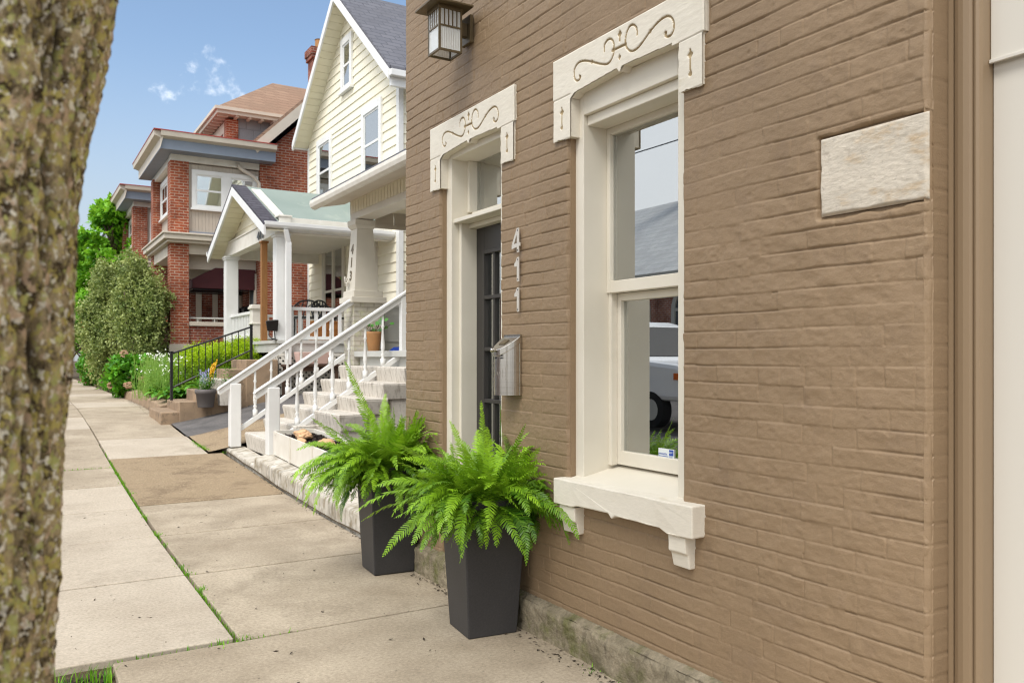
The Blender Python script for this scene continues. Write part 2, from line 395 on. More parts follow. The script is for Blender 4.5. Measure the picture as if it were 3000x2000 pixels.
class MB:
    def __init__(s):
        s.v, s.f, s.mi = [], [], []
    def add(s, vs, fs, mi=0):
        n = len(s.v)
        s.v += [tuple(x) for x in vs]
        s.f += [tuple(i + n for i in f) for f in fs]
        s.mi += [mi] * len(fs)
        return s
    def box(s, x0, x1, y0, y1, z0, z1, mi=0):
        return s.hexa([(x0, y0, z0), (x1, y0, z0), (x1, y1, z0), (x0, y1, z0), (x0, y0, z1), (x1, y0, z1), (x1, y1, z1), (x0, y1, z1)], mi)
    def hexa(s, p, mi=0):
        return s.add(p, [(0, 3, 2, 1), (4, 5, 6, 7), (0, 1, 5, 4), (1, 2, 6, 5), (2, 3, 7, 6), (3, 0, 4, 7)], mi)
    def prism(s, poly, axis, a0, a1, mi=0):
        n = len(poly)
        def mk(p, a):
            return {'x': (a, p[0], p[1]), 'y': (p[0], a, p[1]), 'z': (p[0], p[1], a)}[axis]
        vs = [mk(p, a0) for p in poly] + [mk(p, a1) for p in poly]
        fs = [tuple(range(n))[::-1], tuple(range(n, 2 * n))] + [(i, (i + 1) % n, n + (i + 1) % n, n + i) for i in range(n)]
        return s.add(vs, fs, mi)
    def tube(s, pts, r, n=8, mi=0, caps=True):
        pts = [Vector(p) for p in pts]
        rs = r if isinstance(r, (list, tuple)) else [r] * len(pts)
        vs = []; up0 = None
        for i, p in enumerate(pts):
            d = (pts[min(i + 1, len(pts) - 1)] - pts[max(i - 1, 0)]).normalized()
            if up0 is None:
                up0 = d.orthogonal().normalized()
            a = (up0 - d * up0.dot(d))
            if a.length < 1e-6: a = d.orthogonal()
            a.normalize(); up0 = a
            b = d.cross(a)
            for k in range(n):
                t = 2 * math.pi * k / n
                vs.append(p + (a * math.cos(t) + b * math.sin(t)) * rs[i])
        fs = []
        for i in range(len(pts) - 1):
            for k in range(n):
                fs.append((i * n + k, i * n + (k + 1) % n, (i + 1) * n + (k + 1) % n, (i + 1) * n + k))
        if caps:
            fs.append(tuple(range(n))[::-1]); fs.append(tuple(range((len(pts) - 1) * n, len(pts) * n)))
        return s.add(vs, fs, mi)
    def lathe(s, prof, cx, cy, n=20, mi=0, z0=0.0):
        vs = []
        for r, z in prof:
            for k in range(n):
                t = 2 * math.pi * k / n
                vs.append((cx + r * math.cos(t), cy + r * math.sin(t), z0 + z))
        fs = []
        m = len(prof)
        for i in range(m - 1):
            for k in range(n):
                fs.append((i * n + k, i * n + (k + 1) % n, (i + 1) * n + (k + 1) % n, (i + 1) * n + k))
        fs.append(tuple(range(n))[::-1]); fs.append(tuple(range((m - 1) * n, m * n)))
        return s.add(vs, fs, mi)
    def boxP(s, P, u0, u1, z0, z1, d0, d1, mi=0):
        return s.hexa([P(u0, z0, d0), P(u1, z0, d0), P(u1, z0, d1), P(u0, z0, d1), P(u0, z1, d0), P(u1, z1, d0), P(u1, z1, d1), P(u0, z1, d1)], mi)
    def build(s, name, mats, parent=None, smooth=False, bevel=0.0, wob=0.0, sub=0.0, seed=0, recalc=True):
        off = ORG.get(parent.name, Vector()) if parent is not None else Vector()
        bm = bmesh.new()
        vv = [bm.verts.new(Vector(p) - off) for p in s.v]
        bm.verts.ensure_lookup_table()
        for f, mi in zip(s.f, s.mi):
            try:
                fc = bm.faces.new([vv[i] for i in f])
                fc.material_index = mi; fc.smooth = smooth
            except ValueError:
                pass
        if sub:
            bmesh.ops.remove_doubles(bm, verts=bm.verts, dist=1e-5)
            for _ in range(5):
                es = [e for e in bm.edges if e.calc_length() > sub * 1.5]
                if not es: break
                bmesh.ops.subdivide_edges(bm, edges=es, cuts=1, use_grid_fill=True)
        if recalc:
            bmesh.ops.recalc_face_normals(bm, faces=bm.faces)
        if wob:
            bm.normal_update()
            for v in bm.verts:
                q = v.co + off
                n1 = mnoise.noise_vector(q * 4.0 + Vector((seed, 0, 0)))
                n2 = mnoise.noise_vector(q * 19.0 + Vector((0, seed, 0)))
                n3 = mnoise.noise_vector(q * 55.0)
                v.co += (n1 * 0.55 + n2 * 0.35 + n3 * 0.2) * wob
        me = bpy.data.meshes.new(name)
        bm.to_mesh(me); bm.free()
        for m in (mats if isinstance(mats, (list, tuple)) else [mats]):
            me.materials.append(MT[m] if isinstance(m, str) else m)
        o = bpy.data.objects.new(name, me)
        COL.objects.link(o)
        if parent is not None:
            o.parent = parent
        ORG[o.name] = off
        if bevel:
            b = o.modifiers.new("bevel", 'BEVEL'); b.width = bevel; b.segments = 2
            b.limit_method = 'ANGLE'; b.angle_limit = R(40)
        return o

def np_mesh(name, verts, faces, mats, parent=None, smooth=True, mi=None, attr=None):
    """verts (N,3), faces (M,k) numpy arrays -> one mesh object"""
    off = ORG.get(parent.name, Vector()) if parent is not None else Vector()
    verts = np.asarray(verts, dtype=np.float32) - np.array(off, dtype=np.float32)
    faces = np.asarray(faces, dtype=np.int32)
    k = faces.shape[1]
    me = bpy.data.meshes.new(name)
    me.vertices.add(len(verts)); me.vertices.foreach_set('co', verts.ravel())
    me.loops.add(faces.size); me.loops.foreach_set('vertex_index', faces.ravel())
    me.polygons.add(len(faces))
    me.polygons.foreach_set('loop_start', np.arange(0, faces.size, k, dtype=np.int32))
    me.polygons.foreach_set('loop_total', np.full(len(faces), k, dtype=np.int32))
    if mi is not None:
        me.polygons.foreach_set('material_index', np.asarray(mi, dtype=np.int32))
    me.polygons.foreach_set('use_smooth', np.full(len(faces), smooth, dtype=bool))
    me.update(calc_edges=True)
    if attr is not None:
        a = me.attributes.new('shade', 'FLOAT', 'POINT')
        a.data.foreach_set('value', np.asarray(attr, dtype=np.float32))
    for m in (mats if isinstance(mats, (list, tuple)) else [mats]):
        me.materials.append(MT[m] if isinstance(m, str) else m)
    o = bpy.data.objects.new(name, me)
    COL.objects.link(o)
    if parent is not None: o.parent = parent
    ORG[o.name] = off
    return o

def text_mb(mb, s, size, P, u, z, d, depth=0.004, mi=0, align='LEFT', sx=1.0, bold=0.0):
    """text laid on plane P at (u,z); P maps (right, up, out)"""
    cu = bpy.data.curves.new("lettering", 'FONT')
    cu.body = s; cu.size = size; cu.extrude = depth / 2; cu.align_x = align; cu.resolution_u = 3; cu.offset = bold
    ob = bpy.data.objects.new("lettering", cu)
    COL.objects.link(ob)
    dg = bpy.context.evaluated_depsgraph_get()
    me = bpy.data.meshes.new_from_object(ob.evaluated_get(dg))
    vs = [P(u + v.co.x * sx, z + v.co.y, d + v.co.z) for v in me.vertices]
    fs = [tuple(p.vertices) for p in me.polygons]
    mb.add(vs, fs, mi)
    bpy.data.objects.remove(ob); bpy.data.curves.remove(cu); bpy.data.meshes.remove(me)

def PX(x):   # street-facing plane (faces -X): u runs along +Y, d goes out towards the street
    return lambda u, z, d=0.0: (x - d, u, z)
def PXr(x):  # the same, u running to the viewer's right (-Y), for lettering
    return lambda u, z, d=0.0: (x - d, -u, z)
def PY(y):   # plane facing -Y: u runs along +X
    return lambda u, z, d=0.0: (u, y - d, z)

rng = np.random.default_rng(7)

def vnoise(u, v, scale, seed):
    """smooth 2-D value noise, -1..1"""
    r = np.random.default_rng(seed)
    N = 256
    lat = r.random((N, N)) * 2 - 1
    x = u * scale; y = v * scale
    xi = np.floor(x).astype(int); yi = np.floor(y).astype(int)
    fx = x - xi; fy = y - yi
    fx = fx * fx * fx * (fx * (fx * 6 - 15) + 10); fy = fy * fy * fy * (fy * (fy * 6 - 15) + 10)
    a = lat[xi % N, yi % N]; b = lat[(xi + 1) % N, yi % N]; c = lat[xi % N, (yi + 1) % N]; d = lat[(xi + 1) % N, (yi + 1) % N]
    return (a * (1 - fx) + b * fx) * (1 - fy) + (c * (1 - fx) + d * fx) * fy

def fbm(u, v, scale, seed, oct=4, gain=0.5):
    t = 0; amp = 1.0; tot = 0
    for i in range(oct):
        t = t + amp * vnoise(u, v, scale * 2 ** i, seed + i * 17); tot += amp; amp *= gain
    return t / tot

def sstep(a, b, x):
    t = np.clip((x - a) / (b - a), 0, 1); return t * t * (3 - 2 * t)

def gz(Y):
    t = min(1.0, max(0.0, (Y - 6) / 13.0)); return 0.5 * t * t * (3 - 2 * t)
def gz_np(Y):
    t = np.clip((Y - 6) / 13.0, 0, 1); return 0.5 * t * t * (3 - 2 * t)

# ------------------------------------------------------------------ the setting: ground, road, pavement
def sheet(name, mat, x0, x1, y0, y1, dz, nx, ny, zf=None, kind='structure', wob=0.0, parent=None, xs=None):
    xs_ = np.linspace(x0, x1, nx + 1); ys_ = np.linspace(y0, y1, ny + 1)
    X, Y = np.meshgrid(xs_, ys_, indexing='ij')
    Z = (gz_np(Y) if zf is None else zf(X, Y)) + dz
    if wob: Z = Z + wob * fbm(X + 50, Y + 50, 2.5, 91)
    V = np.stack([X, Y, Z], -1).reshape(-1, 3)
    i, j = np.meshgrid(np.arange(nx), np.arange(ny), indexing='ij')
    a = (i * (ny + 1) + j).ravel()
    F = np.stack([a, a + ny + 1, a + ny + 2, a + 1], -1)
    o = np_mesh(name, V, F, mat, parent)
    if kind: o['kind'] = kind
    return o

sheet('ground', 'earth', -150, 150, -60, 260, -0.2, 60, 160)
sheet('road', 'asphalt', -10.5, -2.0, -60, 200, -0.13, 8, 130)
_k = MB()
for y in np.arange(-30, 90, 3.0):
    _k.hexa([(-2.0, y, gz(y) - .2), (-1.85, y, gz(y) - .2), (-1.85, y + 2.99, gz(y + 3) - .2), (-2.0, y + 2.99, gz(y + 3) - .2),
             (-2.0, y, gz(y)), (-1.85, y, gz(y)), (-1.85, y + 2.99, gz(y + 3)), (-2.0, y + 2.99, gz(y + 3))])
_k.build('kerb', 'slab', bevel=0.015)['kind'] = 'structure'
sheet('verge', 'earth', -1.85, 0.45, -30, 90, -0.035, 12, 160, wob=0.02)

def slab(mb, x0, x1, y0, y1, tilt=0.0, mi=0, dz=0.0, xr=None):
    xr = xr if xr is not None else (x1, x1)
    def z(y): return gz(y) + dz
    mb.hexa([(x0, y0, z(y0) - .12), (xr[0], y0, z(y0) - .12), (xr[1], y1, z(y1) - .12), (x0, y1, z(y1) - .12),
             (x0, y0, z(y0)), (xr[0], y0, z(y0) + tilt), (xr[1], y1, z(y1) + tilt), (x0, y1, z(y1))], mi)

sw = MB()
g = 0.0105
CR = 0.985
slab(sw, 0.395, 2.40, 0.2, 4.385, mi=0)
slab(sw, 0.395, 2.40, -3.2, 0.2 - g, mi=0)
right = [4.40, 5.912, 7.247, 8.577]
for a, b in zip(right[:-1], right[1:]):
    slab(sw, CR + 0.016, 2.40, a + g, b - g, mi=0, dz=random.Random(a).uniform(-.004, .004))
left = [4.43, 5.905, 7.235, 8.46, 9.70, 10.84, 12.74]
for i, (a, b) in enumerate(zip(left[:-1], left[1:])):
    slab(sw, -0.62, CR - 0.014, a + g, b - g, mi=1 if i in (0, 1, 2, 3) else 0, dz=random.Random(a + 3).uniform(-.004, .004))
slab(sw, CR + 0.012, 2.18, 11.46 + g, 13.11 - g, mi=1)
slab(sw, CR + 0.012, 2.16, 13.11 + g, 14.75, mi=0)
y = 12.74
i = 0
while y < 62:
    slab(sw, -0.62, CR - 0.006, y + g, y + 1.62 - g, mi=i % 3 == 1); y += 1.62; i += 1
y = 14.75
i = 0
while y < 62:
    slab(sw, CR + 0.006, 2.15, y + g, y + 1.62 - g, mi=1 if i % 3 == 2 else 0); y += 1.62; i += 1
so = sw.build('sidewalk', ['slab', 'slab2'], bevel=0.006)
so['kind'] = 'structure'
sw = MB()
slab(sw, CR + 0.016, 2.40, 8.577 + g, 9.745 - 0.003)
slab(sw, CR + 0.016, 2.40, 9.745 + 0.003, 11.455 - g, xr=(2.40, 2.36))
sw.build('aggregate_sidewalk', 'aggr', bevel=0.005)['kind'] = 'structure'

# tooled joint lines: narrow shallow strips of shadowed concrete are real grooves between slabs; grass grows in the long one
def drz(X, Y):
    return gz_np(Y) + np.clip(X - 2.17, 0, 2.2) * 0.205
sheet('driveway', 'asphalt', 2.175, 9.0, 12.95, 14.52, 0.012, 40, 14, drz, wob=0.006)
sheet('driveway_apron', 'aggr', 2.19, 9.0, 11.47, 12.94, 0.014, 40, 12, drz, wob=0.008)
sheet('garden_bed', 'earth', 2.3, 3.9, 15.95, 29.5, 0.16, 12, 60, wob=0.04)
sheet('garden_soil', 'earth', 2.4, 12.0, 5.5, 11.46, 0.02, 12, 12, wob=0.02)

# ------------------------------------------------------------------ brown painted brick house
BH = thing('brick_house', 'brown painted brick house front with carved cream lintels, black door and tall sash window', 'house', (2.4, 3.5, 0))
CH = 0.0687

def brick_height(U, Z, seed, colw=0.213):
    """relief of thickly painted, worn common-bond brick; metres towards the street"""
    warp = 0.006 * vnoise(U * 0.6, Z, 0.9, seed + 1) + 0.003 * vnoise(U, Z, 3.1, seed + 2)
    zz = Z + warp
    k = np.floor(zz / CH).astype(int)
    fz = zz / CH - k
    dzj = np.minimum(fz, 1 - fz) * CH
    head = (k % 6 == 2)
    w = np.where(head, 0.107, colw)
    r = np.random.default_rng(seed)
    shift = r.random(400)[k % 400] * 0.06 + np.where(k % 2 == 0, 0, 0.107) + 3
    uu = U + shift + 0.006 * vnoise(U, Z, 7, seed + 3)
    b = np.floor(uu / w).astype(int)
    fu = uu / w - b
    duj = np.minimum(fu, 1 - fu) * w
    idn = (b * 131 + k * 977) % 4096
    br = r.random(4096) - 0.5; bt = r.random(4096) - 0.5; bs = r.random(4096); bv = r.random(4096)
    off = br[idn] * 0.0030
    tilt = bt[idn] * 0.06 * (fz - 0.5) * CH
    hamp = np.clip(0.56 + 0.55 * vnoise(U, Z, 2.6, seed + 4) + 0.35 * (bs[idn] - 0.5), 0.08, 1.2)
    vamp = np.clip(0.18 + 0.30 * sstep(2.9, 4.2, U) + 0.5 * vnoise(U, Z, 3.7, seed + 5) + 0.75 * (bv[idn] - 0.5), 0.0, 0.9)
    wz = 0.0085 + 0.004 * vnoise(U, Z, 9, seed + 6)
    below = (1 - fz) * CH; above = fz * CH     # ledge on top of a brick is sharp, the arris under a brick is rounded
    jz = np.maximum(1 - sstep(0.0, 0.0022, below), 1 - sstep(0.0005, wz, above)) * 0.0074 * hamp
    ju = (1 - sstep(0.0005, 0.0055, duj)) * 0.0050 * vamp
    # paint lip: the mortar sits a little low under each brick, so a ledge shows
    lip = (1 - sstep(0.0, 0.012, fz * CH)) * 0.0012 * hamp
    h = off + tilt - np.maximum(jz, ju) - lip
    h = h + 0.0014 * fbm(U, Z, 6, seed + 7, 3) + 0.0013 * fbm(U * 0.8 + Z * 0.5, Z * 1.5 - U * 0.25, 38, seed + 8, 3)
    er = sstep(0.25, 0.75, vnoise(U, Z, 1.7, seed + 9)) * fbm(U, Z, 16, seed + 10, 3) * 0.0035
    pock = sstep(0.90, 0.99, vnoise(U, Z, 22, seed + 11)) * 0.005
    # eroded patches of pitted brick face
    return h + er - 0.35 * pock

def relief(name, P, u0, u1, z0, z1, st, hf, parent, mat, holes=(), edge=0.014, drop=0.012, mi_f=None, keep=None, edges=(1, 1, 1, 1)):
    nu = int(round((u1 - u0) / st)); nz = int(round((z1 - z0) / st))
    us = np.linspace(u0, u1, nu + 1); zs = np.linspace(z0, z1, nz + 1)
    U, Z = np.meshgrid(us, zs, indexing='ij')
    H = hf(U, Z)
    d = np.full(U.shape, 1.0)
    if edges[0]: d = np.minimum(d, U - u0)
    if edges[1]: d = np.minimum(d, u1 - U)
    if edges[2]: d = np.minimum(d, Z - z0)
    if edges[3]: d = np.minimum(d, z1 - Z)
    for (a, b, c, e) in holes:
        dx = np.maximum(np.maximum(a - U, U - b), 0); dz_ = np.maximum(np.maximum(c - Z, Z - e), 0)
        d = np.minimum(d, np.hypot(dx, dz_))
    wobb = edge * (1 + 0.5 * vnoise(U, Z, 18, 77))
    H = H - drop * (1 - sstep(0, 1, np.clip(d / wobb, 0, 1)))
    pts = P(U, Z, H)
    V = np.stack([np.broadcast_to(p, U.shape) for p in pts], -1).reshape(-1, 3)
    i, j = np.meshgrid(np.arange(nu), np.arange(nz), indexing='ij')
    i = i.ravel(); j = j.ravel()
    cu = (us[i] + us[i + 1]) / 2; cz = (zs[j] + zs[j + 1]) / 2
    ok = np.ones(len(i), bool)
    for (a, b, c, e) in holes:
        ok &= ~((cu > a) & (cu < b) & (cz > c) & (cz < e))
    if keep is not None: ok &= keep(cu, cz)
    i, j = i[ok], j[ok]
    a = i * (nz + 1) + j
    F = np.stack([a, a + 1, a + nz + 2, a + nz + 1], -1)
    used = np.unique(F); remap = np.full(len(V), -1); remap[used] = np.arange(len(used))
    mi = None
    if mi_f is not None: mi = mi_f(cu[ok], cz[ok])
    return np_mesh(name, V[used], remap[F], mat, parent, True, mi)

WIN = (2.600, 3.432, 0.80, 2.80)
DOOR = (4.118, 4.905, 0.0, 2.80)
PLQ = (1.506, 1.903, 1.962, 2.232)
NUMZ = ((3.925, 2.19),)
relief('wall', PX(2.4), 1.502, 5.482, 0.185, 4.40, 0.0038, lambda U, Z: brick_height(U, Z, 11), BH, 'brown',
       holes=[WIN, DOOR, PLQ, (2.45, 3.545, 2.80, 2.995), (3.955, 5.03, 2.80, 2.995)], edge=0.016, drop=0.022, edges=(1, 1, 0, 0))
relief('wall_return', PY(1.505), 2.40, 2.52, 0.0, 4.40, 0.0066, lambda U, Z: brick_height(U * 0.5, Z, 11, 5.0) * 0.3, BH, 'brown',
       edge=0.014, drop=0.014, edges=(1, 0, 0, 0))
m = MB()
bx0, bx1 = 2.416, 2.70
def bb(y0, y1, z0, z1): m.box(bx0, bx1, y0, y1, z0, z1)
bb(1.512, 2.602, 0.0, 4.4); bb(3.43, 4.12, 0.0, 4.4); bb(4.903, 5.47, 0.0, 4.4)
bb(2.602, 3.43, 0.0, 0.80); bb(2.602, 3.43, 2.82, 4.4); bb(4.12, 4.903, 2.82, 4.4)
m.box(2.41, 2.70, 1.51, 5.475, 4.4, 7.6)
m.box(2.70, 12.0, 5.30, 5.47, 0, 7.6); m.box(2.70, 12.0, 1.52, 1.70, 0, 7.6); m.box(11.8, 12.0, 1.70, 5.30, 0, 7.6)
m.box(2.30, 12.1, 1.45, 5.55, 7.6, 7.8)
m.build('backing_wall', 'brown', BH)
m = MB()
m.box(2.72, 8.0, 1.71, 5.29, 0.05, 0.1); m.box(2.72, 8.0, 1.71, 5.29, 3.3, 3.35)
m.box(2.72, 8.0, 1.71, 1.76, 0.1, 3.3); m.box(2.72, 8.0, 5.24, 5.29, 0.1, 3.3); m.box(7.9, 8.0, 1.76, 5.24, 0.1, 3.3)
m.box(2.72, 6.5, 3.80, 3.9, 0.1, 3.3)
m.build('room', 'roomwall', BH)

# stone foundation ledge
def fnd_h(U, Z): return 0.012 * fbm(U, Z, 5, 31, 4) + 0.006 * fbm(U, Z, 30, 35, 3)
relief('foundation', lambda u, z, d: (2.346 - d - 0 * z, u, z), 1.50, 5.49, -0.02, 0.168, 0.009, fnd_h, BH, 'fnd', edge=0.02, drop=0.012, edges=(0, 1, 0, 1))
nu, nv = 440, 8
us = np.linspace(1.50, 5.49, nu + 1); vs = np.linspace(0, 1, nv + 1)
U, Vv = np.meshgrid(us, vs, indexing='ij')
X = 2.357 + Vv * 0.055; Z = 0.166 + Vv * 0.024 + 0.008 * fbm(U, Vv * 0.06, 9, 55, 4) * (1 - 0.4 * Vv)
Vt = np.stack([X, U, Z], -1).reshape(-1, 3)
i, j = np.meshgrid(np.arange(nu), np.arange(nv), indexing='ij'); a = (i * (nv + 1) + j).ravel()
np_mesh('foundation_ledge', Vt, np.stack([a, a + nv + 1, a + nv + 2, a + 1], -1), 'fnd', BH)

# carved lintels: (u,z) measured on the window lintel; the door lintel is the same stone
LU0, LU1, LZ0, LZ1 = 2.452, 3.549, 2.583, 3.003
RS = [(2.871, 2.92), (2.876, 2.951), (2.899, 2.973), (2.926, 2.974), (2.948, 2.949), (2.954, 2.915), (2.945, 2.885), (2.917, 2.86), (2.88, 2.855), (2.84, 2.869), (2.782, 2.904), (2.735, 2.925), (2.693, 2.933), (2.66, 2.927), (2.637, 2.905), (2.629, 2.874), (2.639, 2.85), (2.66, 2.841), (2.683, 2.851), (2.683, 2.868)]
LS = [(3.114, 2.921), (3.111, 2.951), (3.086, 2.967), (3.059, 2.961), (3.041, 2.937), (3.038, 2.906), (3.044, 2.883), (3.066, 2.86), (3.096, 2.855), (3.146, 2.872), (3.209, 2.901), (3.268, 2.924), (3.317, 2.931), (3.35, 2.915), (3.359, 2.885), (3.348, 2.855), (3.328, 2.844), (3.308, 2.85), (3.312, 2.864)]
BAR = [(3.046, 2.905), (2.954, 2.903)]
def cr(pts, n=6):
    out = []
    P = [pts[0]] + pts + [pts[-1]]
    for q in range(1, len(P) - 2):
        p0, p1, p2, p3 = (np.array(P[q + e]) for e in (-1, 0, 1, 2))
        for t in np.linspace(0, 1, n, endpoint=False):
            out.append(0.5 * ((2 * p1) + (-p0 + p2) * t + (2 * p0 - 5 * p1 + 4 * p2 - p3) * t * t + (-p0 + 3 * p1 - 3 * p2 + p3) * t ** 3))
    out.append(np.array(P[-2])); return out
def segd(U, Z, pts):
    d = np.full(U.shape, 9.0)
    for p, q in zip(pts[:-1], pts[1:]):
        ax, az = p; bx, bz = q
        L = (bx - ax) ** 2 + (bz - az) ** 2 + 1e-12
        t = np.clip(((U - ax) * (bx - ax) + (Z - az) * (bz - az)) / L, 0, 1)
        d = np.minimum(d, np.hypot(U - ax - t * (bx - ax), Z - az - t * (bz - az)))
    return d
def lintel_grv(U, Z):
    gd = np.minimum(segd(U, Z, cr(RS)), segd(U, Z, cr(LS))) - 0.0045
    gd = np.minimum(gd, segd(U, Z, BAR) - 0.0055)
    for (u, z) in ((2.782, 2.904), (3.209, 2.901), (2.954, 2.903), (3.046, 2.905), (2.683, 2.862), (3.308, 2.856)):
        gd = np.minimum(gd, np.hypot(U - u, Z - z) - 0.009)
    gd = np.minimum(gd, segd(U, Z, [(2.995, 2.975), (2.995, 2.931)]) - 0.0035)
    for (u, z, a, b) in ((2.996, 2.964, 0.014, 0.020), (2.997, 2.858, 0.010, 0.014), (2.531, 2.724, 0.016, 0.018), (3.466, 2.722, 0.016, 0.018)):
        gd = np.minimum(gd, (np.abs(U - u) / a + np.abs(Z - z) / b - 1) * 0.008)
    for u in (2.531, 3.467):
        gd = np.minimum(gd, segd(U, Z, [(u, 2.745), (u, 2.643)]) - (0.0035 + 0.006 * sstep(2.665, 2.643, Z)))
        gd = np.minimum(gd, np.hypot(U - u, Z - 2.643) - 0.0095)
    return gd
def lintel_keep(U, Z):
    low = np.where(U < 2.995, 2.806 + (U - 2.60) * 0.022, 2.793 + (3.39 - U) * 0.055)
    pend = np.abs(U - 2.997)
    low = np.where(pend < 0.024, np.minimum(low, 2.790 + pend * 1.15), low)
    ear = (U < 2.599 + 0.002 * np.sin(Z * 90)) | (U > 3.392)
    low = np.where(ear, LZ0 - 0.002 + 0.004 * np.sin(U * 40), low)
    low = np.where((U > 3.352) & (U <= 3.392), 2.772 + (3.392 - U) * 0.6, low)
    low = np.where((U < 2.64) & (~ear), 2.796, low)
    inset = np.where(Z < 2.797, 0.009, 0.0)
    return (Z > low) & (U > LU0 + inset) & (U < LU1 - inset)
def lintel_h(U, Z):
    gd = lintel_grv(U, Z)
    h = -0.0085 * (1 - sstep(-0.004, 0.003, gd))
    h = h + 0.0014 * fbm(U, Z, 7, 61, 3) + 0.0006 * fbm(U * 0.5, Z * 1.6, 40, 65, 3)
    seam = np.abs(Z - (2.797 + 0.004 * vnoise(U, Z, 11, 67)))
    h = h - 0.005 * (1 - sstep(0.0005, 0.005, seam)) * ((U < 2.60) | (U > 3.39))
    return h
def make_lintel(dy):
    P = lambda u, z, d=0.0: (2.383 - d, u + dy, z)
    r = relief('lintel', P, LU0, LU1, LZ0 - 0.006, LZ1, 0.0031, lintel_h, BH, ['cream_stone', 'groove'], keep=lintel_keep,
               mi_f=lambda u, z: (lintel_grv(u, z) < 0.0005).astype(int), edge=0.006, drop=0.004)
    mb = MB()
    T = lambda pts: [(u + dy, z) for u, z in pts]
    mb.prism(T([(2.454, 2.80), (2.607, 2.80), (2.612, 2.808), (2.975, 2.817), (2.997, 2.793), (3.019, 2.816), (3.35, 2.797), (3.39, 2.776), (3.39, 2.80), (3.546, 2.80), (3.546, 3.001), (2.454, 3.001)]), 'x', 2.3935, 2.50)
    mb.prism(T([(2.464, 2.585), (2.597, 2.585), (2.597, 2.799), (2.464, 2.799)]), 'x', 2.3935, 2.50)
    mb.prism(T([(3.394, 2.585), (3.537, 2.585), (3.537, 2.799), (3.394, 2.799)]), 'x', 2.3935, 2.50)
    bo = mb.build('stone_body', 'cream_stone', r)
    return r
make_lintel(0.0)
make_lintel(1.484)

# limestone plaque
relief('stone_plaque', PX(2.3975), 1.506, 1.903, 1.962, 2.232, 0.004,
       lambda U, Z: 0.001 * fbm(U, Z, 6, 71, 3) + 0.0009 * fbm(U * 0.5, Z * 1.8, 45, 75, 3) - 0.002 * sstep(0.55, 0.85, vnoise(U, Z, 24, 79)), BH, 'plaque', edge=0.008, drop=0.012)

# window sill stone with its two brackets
m = MB()
m.prism([(2.463, 0.738), (2.603, 0.731), (2.615, 0.733), (2.668, 0.750), (2.966, 0.750), (2.990, 0.733), (3.014, 0.755), (3.27, 0.747), (3.31, 0.735), (3.466, 0.733), (3.466, 0.862), (2.463, 0.872)], 'x', 2.33, 2.43)
sill = m.build('window_sill', 'cream_stone', BH, bevel=0.006, sub=0.05, wob=0.006)
for (a, b) in ((2.519, 2.622), (3.298, 3.431)):
    m = MB()
    m.prism([(2.43, 0.60), (2.372, 0.598), (2.360, 0.655), (2.345, 0.665), (2.343, 0.732), (2.43, 0.732)], 'y', a, b)
    m.build('bracket', 'cream_stone', sill, bevel=0.005, sub=0.04, wob=0.005)

# sash window in its deep cream frame
W = MB()
W.box(2.445, 2.70, 3.362, 3.431, 0.79, 2.815)          # far jamb casing
W.box(2.445, 2.70, 2.603, 2.672, 0.79, 2.815)          # near jamb casing
W.box(2.445, 2.70, 2.672, 3.362, 2.690, 2.815)         # head
W.box(2.47, 2.70, 2.672, 3.362, 2.640, 2.690)
W.hexa([(2.40, 2.604, 0.80), (2.70, 2.604, 0.80), (2.70, 3.425, 0.80), (2.40, 3.425, 0.80), (2.40, 2.604, 0.862), (2.70, 2.604, 0.92), (2.70, 3.425, 0.92), (2.40, 3.425, 0.862)])
win = W.build('window', 'cream', BH, bevel=0.004)
S = MB()
def sash(x, z0, z1, st, bt, tp, y0=2.672, y1=3.362):
    S.box(x, x + 0.045, y1 - st, y1, z0, z1); S.box(x, x + 0.045, y0, y0 + st, z0, z1)
    S.box(x, x + 0.045, y0 + st, y1 - st, z0, z0 + bt); S.box(x, x + 0.045, y0 + st, y1 - st, z1 - tp, z1)
sash(2.590, 1.800, 2.640, 0.030, 0.060, 0.035)
sash(2.640, 0.925, 1.800, 0.055, 0.070, 0.04)
S.box(2.600, 2.639, 3.335, 3.3615, 0.921, 1.80); S.box(2.605, 2.639, 2.673, 2.70, 0.921, 1.80)
S.build('sash', 'cream', win, bevel=0.003)
for (x, z0, z1, st) in ((2.612, 1.86, 2.605, 0.03), (2.662, 0.995, 1.76, 0.055)):
    m = MB(); m.box(x, x + 0.005, 2.672 + st, 3.362 - st, z0, z1); m.build('pane', 'glass', win)
m = MB()
m.box(2.71, 2.76, 3.00, 3.36, 0.93, 2.66)
m.box(2.76, 3.10, 3.34, 3.36, 0.93, 2.66)
m.build('inner_jamb', 'roomwall', win)
